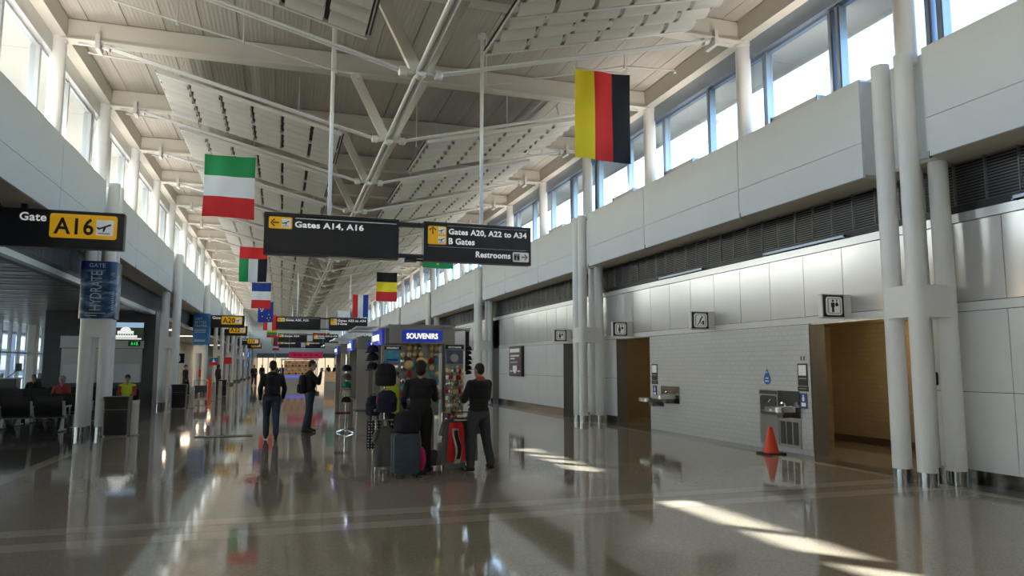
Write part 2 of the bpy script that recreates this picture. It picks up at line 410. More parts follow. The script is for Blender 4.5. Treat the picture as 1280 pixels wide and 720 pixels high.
# ---- clerestory: columns, edge beams, windows
cm = MB(); cm.cyl((0, 0, 6.30), (0, 0, 8.36), .155, n=20); cm.cyl((0, 0, 8.36), (0, 0, 8.47), .17, n=20)
ccol = cm.mesh('clerestory_column', 'column_white', True)
wnum = 0
for s in (-1, 1):
    for k in range(KMIN, KMAX + 1):
        d = COLX
        tag(link('column', ccol, None, (X(s, d), YK(k), 0)), 'round white clerestory column on the ledge above the %s' % ('restroom wall' if s > 0 else 'gate lounge opening'), 'column', 'clerestory columns over the %s' % ('restroom wall' if s > 0 else 'gate lounge'), 'structure')
    tr = thing('trim_1' if s < 0 else 'trim_2', 'white edge beam running over the clerestory columns above the %s' % ('restrooms' if s > 0 else 'gate lounge'), 'beam', (X(s, COLX), YA, 8.3), kind='structure')
    xa, xb = sorted((X(s, FAS + .05), X(s, WIN - .05)))
    for k in range(KMIN, KMAX):
        MB().box(xa, xb, YK(k) + .004, YK(k + 1) - .004, 8.47, 8.9).build('edge_beam', 'beam_white', tr, world=True)
    xa, xb = sorted((X(s, WIN - .16), X(s, WIN + .06)))
    MB().box(xa, xb, YA, YB, 8.10, 8.47).build('window_header', 'frame_blue' if s > 0 else 'cap_metal', tr, world=True)
    # windows
    wm = {}
    fr_ = MB().box(-.05, .05, 0, BAY, 0, .06).mesh('sill', 'cap_metal')
    hd_ = MB().box(-.05, .05, 0, BAY, 1.62, 1.69).mesh('head', 'frame_blue' if s > 0 else 'frame_pale')
    mu = MB().box(-.09, .07, -.055, .055, 0, 1.65).box(-.11, -.09, -.03, .03, .02, 1.63).mesh('mullion', 'frame_blue' if s > 0 else 'frame_pale')
    pn = MB().box(-.006, .006, .04, BAY / 2 - .04, .05, 1.63).mesh('pane', 'glass_clear')
    for k in range(KMIN, KMAX):
        wnum += 1
        o = thing('window_%d' % wnum, 'clerestory window of two panes between blue grey mullions above the %s' % ('restrooms' if s > 0 else 'gate lounge'), 'window', (X(s, WIN), YK(k) - .5, 6.42), group='clerestory windows above the %s' % ('restrooms' if s > 0 else 'gate lounge'), kind='structure')
        if s < 0: o.rotation_euler = (0, 0, 0)
        link('sill', fr_, o); link('head', hd_, o)
        for j in range(2):
            link('mullion', mu, o, (0, j * BAY / 2 + .0, 0)); link('pane', pn, o, (0, j * BAY / 2, 0))
        if k in CLUST: link('mullion', mu, o, (0, .20, 0)); link('mullion', mu, o, (0, -.22 + BAY / 2 + .4, 0))

# ---- fascia panels (two tiers), ledge, soffit, louvres, for both sides
for s in (-1, 1):
    side = 'right' if s > 0 else 'left'
    fa = thing('wall_%s_fascia' % side, 'pale grey metal fascia panels below the clerestory over the %s' % ('restrooms' if s > 0 else 'gate lounge'), 'wall', (X(s, FAS), YA, 4.7), kind='structure')
    f0, f1 = sorted((X(s, FAS), X(s, FAS + .05)))
    b0, b1 = sorted((X(s, FAS + .052), X(s, FAS + .298)))
    for k in range(KMIN, KMAX):
        ya, yb = YK(k), YK(k + 1)
        if k in CLUST: ya += .75 if s > 0 else .3
        if (k + 1) in CLUST: yb -= .45 if s > 0 else .3
        MB().box(b0, b1, ya + .004, yb - .004, 4.77, 6.325).build('backing', 'fascia', fa, world=True)
        segs = [(ya, yb)]
        for a, b in segs:
            MB().box(f0, f1, a + .010, b - .010, 5.30, 6.36).build('fascia_panel', 'fascia', fa, world=True)
            MB().box(f0, f1, a + .010, b - .010, 4.72, 5.29).build('fascia_panel', 'fascia', fa, world=True)
            MB().box(f0 - (.01 if s > 0 else 0), f1 + (.0 if s > 0 else .01), b - .045, b - .012, 4.70, 4.80).build('joint_clip', 'dark_steel', fa, world=True)
    # recessed infill, ledge and soffit
    r0, r1 = sorted((X(s, FAS + .30), X(s, WIN + .1)))
    tag(MB().box(r0, r1, YA, YB, 4.81, 6.42).build('wall_%s_infill' % side, 'fascia'), 'recessed pale infill behind the fascia and columns over the %s' % ('restrooms' if s > 0 else 'gate lounge'), 'wall', kind='structure')
    r0, r1 = sorted((X(s, FAS + .02), X(s, FAS + .32)))
    for k in range(KMIN, KMAX):
        ya, yb = YK(k), YK(k + 1)
        if k in CLUST: ya += .75 if s > 0 else .3
        if (k + 1) in CLUST: yb -= .45 if s > 0 else .3
        MB().box(r0, r1, ya, yb, 6.33, 6.36).build('ledge', 'cap_metal', fa, world=True)
        MB().box(*sorted((X(s, FAS + .06), X(s, FAS + .31))), ya, yb, 4.73, 4.76).build('soffit_panel', 'soffit', fa, world=True)
    r0, r1 = sorted((X(s, FAS + .30), X(s, WAL + .4)))
    MB().box(r0, r1, YA, YB, 4.74, 4.80).build('soffit_panel', 'soffit', fa, world=True)
    # louvre band
    lv = thing('wall_%s_louver' % side, 'dark louvre band between the fascia and the %s' % ('white wall panels' if s > 0 else 'gate lounge opening'), 'louver', (X(s, WAL), YA, 4.0), kind='structure')
    g0, g1 = sorted((X(s, WAL + .12), X(s, WAL + .3)))
    MB().box(g0, g1, YA, YB, 3.9, 4.76).build('louver_backing', 'black', lv, world=True)
    sm = MB(); a, b = (0, .07)
    sm.add([(0, 0, 0), (.06, 0, .012), (.06, 3 * BAY - .1, .012), (0, 3 * BAY - .1, 0), (0, 0, .007), (.06, 0, .018), (.06, 3 * BAY - .1, .018), (0, 3 * BAY - .1, .007)],
           [(0, 1, 2, 3), (4, 7, 6, 5), (0, 3, 7, 4), (1, 5, 6, 2), (0, 4, 5, 1), (3, 2, 6, 7)])
    slm = sm.mesh('louver_slat', 'louver')
    bars = MB().box(-.004, .05, -.005, .005, 0, .66).mesh('louver_bar', 'louver')
    for k in CLUST:
        if k + 3 > KMAX: continue
        if k <= 6:
            for j in range(15):
                o = link('louver_slat', slm, lv, (X(s, WAL + .0) - lv.location.x, YK(k) + .05 - YA, 4.09 + j * .044 - 4.0))
                if s < 0: o.scale.x = -1
            for q in range(24):
                o = link('louver_bar', bars, lv, (X(s, WAL + .0) - lv.location.x, YK(k) + q * .51 + .3 - YA, .09))
                if s < 0: o.scale.x = -1
        else:
            mm = MB()
            for j in range(15): mm.box(*sorted((X(s, WAL), X(s, WAL + .06))), YK(k) + .05, YK(k + 3) - .05, 4.09 + j * .044, 4.10 + j * .044)
            mm.build('louver_slats', 'louver', lv, world=True)['kind'] = 'stuff'
    g0, g1 = sorted((X(s, WAL - .01), X(s, WAL + .14)))
    MB().box(g0, g1, YA, YB, 3.97, 4.08).build('dark_rail', 'black', lv, world=True)
    g0, g1 = sorted((X(s, WAL - .03), X(s, WAL + .14)))
    MB().box(g0, g1, YA, YB, 3.83, 3.965).build('cap_rail', 'cap_metal', lv, world=True)

# ---- ends of the hall
e = MB().box(-30, 17, YB + .5, YB + .8, 0, 9.2).build('wall_front', 'panel_white'); tag(e, 'plain pale wall closing the far end of the concourse', 'wall', kind='structure')
e = MB().box(-30, 17, YA - .8, YA - .5, 0, 9.2).build('wall_back', 'panel_white'); tag(e, 'plain pale wall behind the viewer', 'wall', kind='structure')
# lower roofs outside the clerestory
for s, x0, x1 in ((-1, -32, X(-1, WIN + .12)), (1, X(1, WIN + .12), 40)):
    o = MB().box(x0, x1, YA - 1, YB + 1, 5.6, 6.2).build('exterior_roof', 'roofing'); tag(o, 'sunlit gravel coloured lower roof outside the %s clerestory' % ('restroom side' if s > 0 else 'lounge side'), 'roof', kind='structure')
# ================================================================== RIGHT WALL
mat('panel_low', (.76, .76, .755), .28, var=.02, scale=1.5)
mat('slate_panel', (.12, .13, .15), .4, var=.1)  # dark blue-grey of the tall wall panel and the opening soffit
WX = X(1, WAL)                                        # 9.60
DOORS = [(8.95, 11.41), (17.74, 19.78), (23.2, 24.1)]
wr = thing('wall_right', 'white restroom wall of glossy metal panels and pale tiles', 'wall', (WX, YA, 0), kind='structure')
def wbox(name, m, x0, x1, y0, y1, z0, z1, p=None): return MB().box(x0, x1, y0, y1, z0, z1).build(name, m, p or wr, world=True)
edges = [YA] + [v for d in DOORS for v in d] + [YB]
for a, b in zip(edges[::2], edges[1::2]): wbox('backing', 'joint', WX + .03, WX + .34, a, b, 0, 2.5)
wbox('backing', 'joint', WX + .03, WX + .34, YA, YB, 2.5, 3.84)
g = [7.43 + 1.02 * i for i in range(-14, 100)]
g = [v for v in g if YA < v < YB]
def pieces(y0, y1):
    c = [y0] + [v for v in g if y0 + .15 < v < y1 - .15] + [y1]
    return list(zip(c, c[1:]))
FARP = 34.0
for a, b in pieces(YA, FARP):
    wbox('metal_panel', 'gloss_panel', WX, WX + .03, a + .006, b - .006, 2.64, 3.82)
for a, b in pieces(YA, FARP)[::2]:
    wbox('band_panel', 'panel_white', WX, WX + .03, a + .006, b + 1.02 - .006, 2.50, 2.63)
wbox('metal_panel', 'gloss_panel', WX, WX + .03, FARP, YB, 2.50, 3.82)
for y0, y1 in ((YA, 8.95), (19.78, 23.2), (24.1, 32.15), (33.2, FARP)):
    for a, b in pieces(y0, y1):
        wbox('wall_panel', 'panel_low', WX, WX + .03, a + .005, b - .005, 1.325, 2.49)
        wbox('wall_panel', 'panel_low', WX, WX + .03, a + .005, b - .005, .20, 1.315)
wbox('dark_panel', 'slate_panel', WX, WX + .03, 32.15, 33.2, 0, 3.82)
wbox('wall_panel', 'panel_low', WX, WX + .03, FARP, YB, .2, 2.49)
wbox('tile_field', 'tile_white', WX, WX + .03, 11.41, 17.74, 0, 2.49)
for a, b in ((11.41, 17.74),): wbox('corner_bead', 'steel', WX, WX + .031, b - .02, b, 0, 2.5)
bb = thing('baseboard_right', 'brushed steel skirting along the white restroom wall', 'baseboard', (WX, YA, 0), kind='structure')
for y0, y1 in ((YA, 8.95), (19.78, 23.2), (24.1, 32.15), (33.2, YB)):
    wbox('skirting', 'cuff_steel', WX - .015, WX + .03, y0, y1, 0, .20, bb)
# doorways with short tiled passages behind them
mat('tan_floor', (.22, .16, .08), .3, var=.08)
mat('tan_ceiling', (.45, .36, .22), .8)
mat('lamp_warm', (.9, .8, .6), .5, emit=(1, .72, .36), estr=2)
for i, (a, b) in enumerate(DOORS):
    d = thing('door_%d' % (i + 1), ['wide restroom doorway with steel jamb beside the bottle filling fountain', 'restroom doorway with steel jamb beside the double drinking fountain', 'narrow steel framed doorway near the wall poster'][i], 'doorway', (WX, a, 0), kind='structure')
    mat('jamb_grey', (.26, .25, .235), .4, metal=.3, var=.06); wbox('jamb', 'jamb_grey', WX, WX + .345, b - .004, b + .02, 0, 2.5, d); wbox('jamb', 'jamb_grey', WX, WX + .345, a - .02, a + .004, 0, 2.5, d)
    wbox('head', 'steel', WX + .03, WX + .345, a, b, 2.48, 2.51, d)
    if i < 2:
        xe = 12.2; ya, yb = a - .7, b + 2.4
        wbox('passage_wall', 'tile_tan', xe, xe + .1, ya, yb, 0, 2.7, d); wbox('passage_wall', 'tile_tan_y', WX + .35, xe, yb, yb + .1, 0, 2.7, d)
        wbox('passage_wall', 'tile_tan_y', WX + .35, xe, ya - .1, ya, 0, 2.7, d)
        wbox('passage_skirting', 'dark_steel', xe - .015, xe, ya, yb, 0, .16, d)
        wbox('passage_ceiling', 'tan_ceiling', WX + .34, xe, ya, yb, 2.60, 2.68, d)
        o = MB().lathe([(0, 0), (.10, 0), (.11, .02), (0, .03)], ((WX + xe) / 2 + .3, (a + b) / 2 + .8, 2.575)).build('ceiling_lamp', 'lamp_warm'); tag(o, 'small round warm ceiling lamp inside the passage behind the %s' % ('bottle filler' if i == 0 else 'double fountain'), 'lamp')
        L = bpy.data.lights.new('passage_lamp', 'POINT'); L.energy = 8 if i == 0 else 3.5; L.color = (1, .80, .46); L.shadow_soft_size = .12
        lo = bpy.data.objects.new('passage_lamp', L); COL.objects.link(lo); lo.location = ((WX + xe) / 2 + .3, (a + b) / 2 + .8, 2.4)
    else:
        wbox('passage_wall', 'panel_low', WX + 1.2, WX + 1.3, a, b + 2, 0, 2.7, d); wbox('passage_wall', 'panel_low', WX + .35, WX + 1.2, b + 1.0, b + 1.1, 0, 2.7, d)
        wbox('passage_ceiling', 'panel_low', WX + .34, WX + 1.2, a, b + 1, 2.60, 2.68, d)
# service rail on the louvre band
for y0, y1 in ((10.3, 12.6), (14.9, 17.0), (6.0, 7.2)):
    m = MB(); m.box(WX - .09, WX - .05, y0, y1, 3.985, 4.03); m.box(WX - .09, WX - .03, y0, y0 + .03, 3.97, 4.03); m.box(WX - .09, WX - .03, y1 - .03, y1, 3.97, 4.03)
    tag(m.build('track_light', 'frame_blue'), 'slim grey light track lying on the cap rail above the white panels', 'light track', 'light tracks over the restroom panels')

# ================================================================== COLUMN CLUSTERS
def cluster_meshes():
    c = {}
    c['tall'] = MB().cyl((0, 0, .2), (0, 0, 6.34), .135, n=22).mesh('column', 'column_white', True)
    c['short'] = MB().cyl((0, 0, .2), (0, 0, 4.74), .135, n=22).mesh('column', 'column_white', True)
    c['cuff'] = MB().cyl((0, 0, 0), (0, 0, .2), .14, n=22).mesh('cuff', 'cuff_steel', True)
    return c
CMH = cluster_meshes()
for s in (-1, 1):
    d0, d1 = (6.54, 7.08) if s > 0 else (6.46, 6.90)
    for k in CLUST:
        if k < -3: continue
        y = YK(k)
        where = {(1, 0): 'beside the wide restroom doorway', (1, 3): 'beyond the double drinking fountain', (-1, 3): 'wrapped by the blue hydration banner', (-1, 6): 'standing before the dark tiled wall', (1, 6): 'past the wall poster'}
        lab = 'cluster of four white round columns with steel cuffs ' + where.get((s, k), 'along the %s' % ('white wall' if s > 0 else 'gate lounges'))
        t = thing('column_cluster', lab, 'column', ((X(s, (d0 + d1) / 2)), y, 0), group='column clusters along the %s' % ('white wall' if s > 0 else 'gate lounges'), kind='structure')
        for d in (d0, d1):
            for dy in (-.22, .22):
                lx = X(s, d) - t.location.x
                link('column', CMH['tall' if d == d0 else 'short'], t, (lx, dy, 0)); link('cuff', CMH['cuff'], t, (lx, dy, 0))
        hw = (d1 - d0) / 2 + .137
        MB().rbox(-hw, hw, -.357, .357, 2.40, 2.86, r=.137, seg=6).build('collar', 'column_white', t, True)

# uplights on the fascia ledge, the lounge-side row added to light the ceiling
um = MB().prism([(-.10, 0), (.10, 0), (.15, .10), (-.04, .13)], 'Y', -.62, .62)
ul = um.mesh('uplight', 'cap_metal')
ul_added = MB().prism([(-.10, 0), (.10, 0), (.10, .045), (-.10, .045)], 'Y', -.62, .62).mesh('uplight', 'white')
ue = MB().box(-.1, .13, -.64, -.62, 0, .12).box(-.1, .13, .62, .64, 0, .12).mesh('end_cap', 'dark_steel')
for s_, k in [(q, w_) for q in (1, -1) for w_ in range(-1, 12)]:
    if k % 3 == 2: yy = YK(k) + 1.3
    else: yy = YK(k) + 2.4
    t = thing('uplight', 'slim metal uplight standing on the fascia ledge above the %s' % ('restrooms' if s_ > 0 else 'gate lounge'), 'uplight', (X(s_, FAS + .135), yy, 6.362), group='uplights on the fascia ledge')
    link('housing', ul if s_ > 0 else ul_added, t)
    if s_ > 0: link('end_cap', ue, t)
for s in (-1, 1):  # upward lamps that brighten the roof deck; the lounge-side row is added
    for k in range(-3, 20):
        yy = YK(k) + (1.3 if k % 3 == 2 else 2.4)
        L = bpy.data.lights.new('uplight_fill', 'AREA'); L.shape = 'RECTANGLE'; L.size = 1.2; L.size_y = .12; L.energy = 12; L.color = (1, .93, .82)
        lo = bpy.data.objects.new('uplight_fill', L); COL.objects.link(lo); lo.location = (X(s, FAS + .14), yy, 6.51 if s > 0 else 6.44); lo.rotation_euler = (math.pi, 0, math.pi / 2)

# ================================================================== GATE LOUNGE (LEFT)
LX = X(-1, WAL)                                        # -5.16
mat('lounge_metal', (.42, .41, .39), .28, metal=.85, var=.12, scale=2, stretch=(.3, 6, 1))
mat('cream_wall', (.62, .56, .44), .6, var=.04)
mat('carpet', (.05, .05, .055), .95, var=.3, scale=40)
lc = thing('ceiling_lounge', 'reflective metal strip ceiling over the gate lounge', 'ceiling', (-17, YA, 3.95), kind='structure')
lm_ = MB().box(0, 21.5 - 9.66 - .0, .02, .38, 0, .03).mesh('ceiling_strip', 'lounge_metal')
for i in range(int((62 - YA) / .4)):
    if YA + i * .4 > 12:
        o = link('ceiling_strip', lm_, lc, (0, i * .4, .012 * (i % 2))); o.rotation_euler.x = R([-1.2, 1.5, .4, -.6][i % 4])
MB().box(-17, LX, YA, YB, 3.99, 4.7).build('slab', 'joint', lc, world=True)
MB().box(-17, LX, YA, 12, 3.96, 3.99).build('ceiling_field', 'lounge_metal', lc, world=True)
MB().box(-17, LX, 62, YB, 3.96, 3.99).build('ceiling_field', 'lounge_metal', lc, world=True)
# dark soffit right behind the opening
MB().box(LX - .35, LX - .13, YA, YB, 3.84, 3.96).build('opening_soffit', 'slate_panel', lc, world=True)
# glazed outer wall
gw = thing('window_90', 'tall tinted glazing of the gate lounge with grey mullions', 'window', (-13.5, YA, 0), kind='structure')
pm = MB().box(-.008, .008, .03, 1.33, .25, 3.93).mesh('pane', 'glass_tint')
mm = MB().box(-.12, .06, -.035, .035, 0, 3.95).mesh('mullion', 'frame_blue')
for i in range(int((75 - YA) / 1.36)):
    link('mullion', mm, gw, (0, i * 1.36, 0)); link('pane', pm, gw, (0, i * 1.36, 0))
MB().box(-.14, .1, 0, 80, 0, .25).build('bottom_rail', 'cap_metal', gw); MB().box(-.1, .08, 0, 80, 2.35, 2.42).build('transom', 'frame_blue', gw)
for y in (16.0, 31.0, 46.3, 61.5):
    tag(MB().rbox(-13.42, -13.0, y - .3, y + .3, 0, 3.95, r=.05).build('column', 'panel_white'), 'square white pier against the lounge glazing', 'column', 'piers against the lounge glazing', 'structure')
tag(MB().box(-14, -13.4, 76, YB, 0, 4).build('wall_lounge_outer', 'cream_wall'), 'cream outer wall of the distant gate lounges', 'wall', kind='structure')
tag(MB().box(-17, -5.3, YA - .5, YA - .4, 0, 4).build('wall_lounge_back', 'cream_wall'), 'cream wall behind the viewer in the lounge', 'wall', kind='structure')
# dark tiled service block with shuttered window
DY = 33.4
tag(MB().box(-9.15, LX + .06, DY, 37.0, 0, 3.95).build('wall_service', 'tile_dark'), 'dark charcoal tiled wall of the gate service block', 'wall', kind='structure')
t = thing('service_window', 'shuttered grey service window in the dark tiled wall', 'window', (-7.1, DY, 1.4))
for nm, m, a, b, c, d, e_ in (('shutter_header', 'panel_low', -8.55, -5.5, -.09, 2.42, 2.9), ('shutter', 'cap_metal', -8.5, -7.1, -.03, 1.02, 2.40), ('shutter', 'cap_metal', -6.95, -5.55, -.03, 1.02, 2.40), ('counter_panel', 'fascia', -8.4, -7.25, -.06, 1.0, 1.75), ('counter_panel', 'fascia', -6.9, -5.6, -.06, 1.0, 1.75)):
    MB().box(a, b, DY + c, DY, d, e_).build(nm, m, t, world=True)
# cream inner wall farther along
tag(MB().box(-9.3, -9.15, 37.0, YB, 0, 3.95).build('wall_lounge_inner', 'cream_wall'), 'cream wall of the gate lounges beyond the dark block', 'wall', kind='structure')
# outside: apron, terminal
mat('apron', (.30, .30, .30), .9, var=.1, scale=.2)
mat('far_building', (.20, .22, .26), .7, var=.1)
mat('far_glass', (.45, .52, .6), .15, var=.1)
tag(MB().box(-400, 400, -200, 500, -5.2, -4.8).build('ground_apron', 'apron'), 'grey concrete airfield apron outside the glazing', 'ground', kind='structure')
t = thing('terminal_building', 'distant grey terminal building seen through the lounge glazing', 'building', (-62, 150, -4.8))
MB().box(-90, -45, 110, 250, -4.8, 9).build('block', 'far_building', t, world=True)
for i in range(12):
    for z in (-2.5, 1.0, 4.5): MB().box(-45.0, -44.9, 112 + i * 9, 117 + i * 9, z, z + 2.4).build('window', 'far_glass', t, world=True)
# floodlight mast outside the restroom side clerestory
t = thing('floodlight_mast', 'white floodlight on a mast outside the clerestory glass', 'floodlight', (15.0, 23.4, 6.2))
MB().cyl((0, 0, 0), (0, 0, 5.2), .05, n=8).build('mast', 'white', t); MB().bar((0, 0, 4.9), (.55, 0, 5.0), .06, .06).build('arm', 'white', t)
MB().prism([(.35, 4.95), (.75, 5.65), (1.0, 5.35), (.80, 4.8)], 'Y', -.3, .3).build('lamp_head', 'white', t)
# added ceiling panels to brighten the lounge wall; lit shopfronts at the hall end
mat('fill_panel', (.9, .88, .8), .5, emit=(1, .86, .62), estr=1.2)
for i, y in enumerate((42.0, 50.0, 60.0, 72.0, 86.0)):
    o = MB().box(-7.6, -6.4, y - .3, y + .3, 3.925, 3.945).build('lounge_fill_panel', 'fill_panel'); tag(o, 'added warm rectangular ceiling light brightening the farther gate lounges', 'ceiling light', 'added lounge ceiling lights')
    L = bpy.data.lights.new('lounge_fill', 'AREA'); L.shape = 'RECTANGLE'; L.size = 1.2; L.size_y = .6; L.energy = 32; L.color = (1, .82, .58)  # fill lamp added under each panel to warm the cream wall
    lo = bpy.data.objects.new('lounge_fill', L); COL.objects.link(lo); lo.location = (-7.0, y, 3.91)
mat('shop_glow', (.7, .6, .45), .5, var=.5, scale=1.5, emit=(1, .80, .55), estr=.30)
for i, (x0, x1, lab) in enumerate(((-3.6, -1.2, 'lit shopfront with dark header at the hall end nearest the lounges'), (-.9, 3.4, 'wide lit shopfront with dark header closing the hall'), (3.7, 8.0, 'lit shopfront with dark header at the hall end nearest the restroom wall'))):
    t = thing('storefront', lab, 'shopfront', ((x0 + x1) / 2, YB - .3, 0), group='storefronts at the hall end'); c = (x0 + x1) / 2
    MB().box(x0, x1, YB - .1, YB + .4, 0, 2.9).build('lit_interior', 'shop_glow', t, world=True); MB().box(x0 - .1, x1 + .1, YB - .3, YB + .4, 2.9, 3.6).build('header', 'far_building', t, world=True)
    for q in range(4): MB().box(x0 + q * (x1 - x0) / 3 - .05, x0 + q * (x1 - x0) / 3 + .05, YB - .2, YB - .1, 0, 2.9).build('mullion', 'frame_blue', t, world=True)
#PART3
# ================================================================== OVERHEAD SIGNS
mat('sign_black', (.018, .018, .022), .35, var=.15)
mat('sign_frame', (.03, .03, .034), .3, var=.1)
mat('amber', (.90, .48, .01), .4, var=.03, emit=(.95, .50, .01), estr=.06)
mat('letter_white', (.88, .88, .86), .4, var=.01, emit=(1, 1, .97), estr=.10)
mat('icon_white', (.85, .85, .83), .4, var=.01, emit=(1, 1, .97), estr=.04)
mat('icon_grey', (.42, .42, .42), .4, var=.02)
mat('print_black', (.01, .01, .012), .5, var=.1)
def fit(o, width=None, height=None):
    """stretch lettering to a width / height in metres (local x / y of the text)"""
    xs = [v.co.x for v in o.data.vertices]; ys = [v.co.y for v in o.data.vertices]
    x0, x1, y0, y1 = min(xs), max(xs), min(ys), max(ys)
    sx = width / (x1 - x0) if width else 1; sy = height / (y1 - y0) if height else (sx if not width else 1)
    for v in o.data.vertices: v.co.x = (v.co.x - x0) * sx; v.co.y = (v.co.y - y0) * sy
    return o
def rrect(x0, x1, z0, z1, r, y0, y1, name, m, parent):
    return MB().rbox(x0, x1, y0, y1, z0, z1, r=r, seg=4, axis='Y').build(name, m, parent)
def wtext(s, x0, x1, z0, z1, y, m, parent, name='lettering', bold=.03):
    o = text(name, s, .2, (x0, y, z0), m, parent, bold=bold * .2, ext=.004, space=1.06); fit(o, x1 - x0, z1 - z0); return o
def plane_icon(x, z, a, y, parent):
    """white square with a black aeroplane taking off"""
    rrect(x, x + a, z, z + a, a * .06, y - .004, y, 'icon_tile', 'icon_white', parent)
    m = MB(); c = Vector((x + a / 2, z + a * .55)); q = R(24)
    def T(px, pz): return (c.x + a * (px * math.cos(q) - pz * math.sin(q)), c.y + a * (px * math.sin(q) + pz * math.cos(q)))
    m.prism([T(-.40, -.03), T(.34, -.05), T(.42, .0), T(.34, .06), T(-.28, .06), T(-.40, .16), T(-.46, .16)], 'Y', y - .010, y - .004)
    m.build('icon_aeroplane', 'print_black', parent)
    MB().prism([T(-.08, .03), T(.12, .03), T(-.14, -.26), T(-.24, -.26)], 'Y', y - .0095, y - .004).build('icon_wing', 'print_black', parent)
    MB().box(x + a * .12, x + a * .8, y - .009, y - .004, z + a * .10, z + a * .15).build('icon_runway', 'print_black', parent)
def arrow(cx, cz, a, ang, y, parent, m='print_black'):
    q = R(ang)
    def T(px, pz): return (cx + a * (px * math.cos(q) - pz * math.sin(q)), cz + a * (px * math.sin(q) + pz * math.cos(q)))
    w = .075
    o = MB().prism([T(-.5, -w), T(.30, -w), T(.30, w), T(-.5, w)], 'Y', y - .008, y)
    o.prism([T(.0, .42), T(.10, .50), T(.55, .02), T(.45, -.02), T(.02, .38)], 'Y', y - .0085, y)
    o.prism([T(.0, -.42), T(.10, -.50), T(.55, -.02), T(.45, .02), T(.02, -.38)], 'Y', y - .0082, y)
    o.build('arrow', m, parent)
def figure(cx, z, h, y, parent, skirt=False, m='print_black'):
    o = MB().lathe([(0, -.003), (h * .10, -.003), (h * .10, .003), (0, .003)], (cx, y - .004, z + h * .90), 10, 'Y')
    if skirt: o.prism([(cx - h * .09, z + h * .76), (cx + h * .09, z + h * .76), (cx + h * .2, z + h * .30), (cx - h * .2, z + h * .30)], 'Y', y - .007, y - .001)
    else: o.prism([(cx - h * .17, z + h * .76), (cx + h * .17, z + h * .76), (cx + h * .17, z + h * .42), (cx + h * .09, z + h * .38), (cx - h * .09, z + h * .38), (cx - h * .17, z + h * .42)], 'Y', y - .007, y - .001)
    for s in (-1, 1): o.box(cx + s * h * .055 - h * .045, cx + s * h * .055 + h * .045, y - .0068, y - .001, z, z + h * .42)
    o.build('pictogram', m, parent)

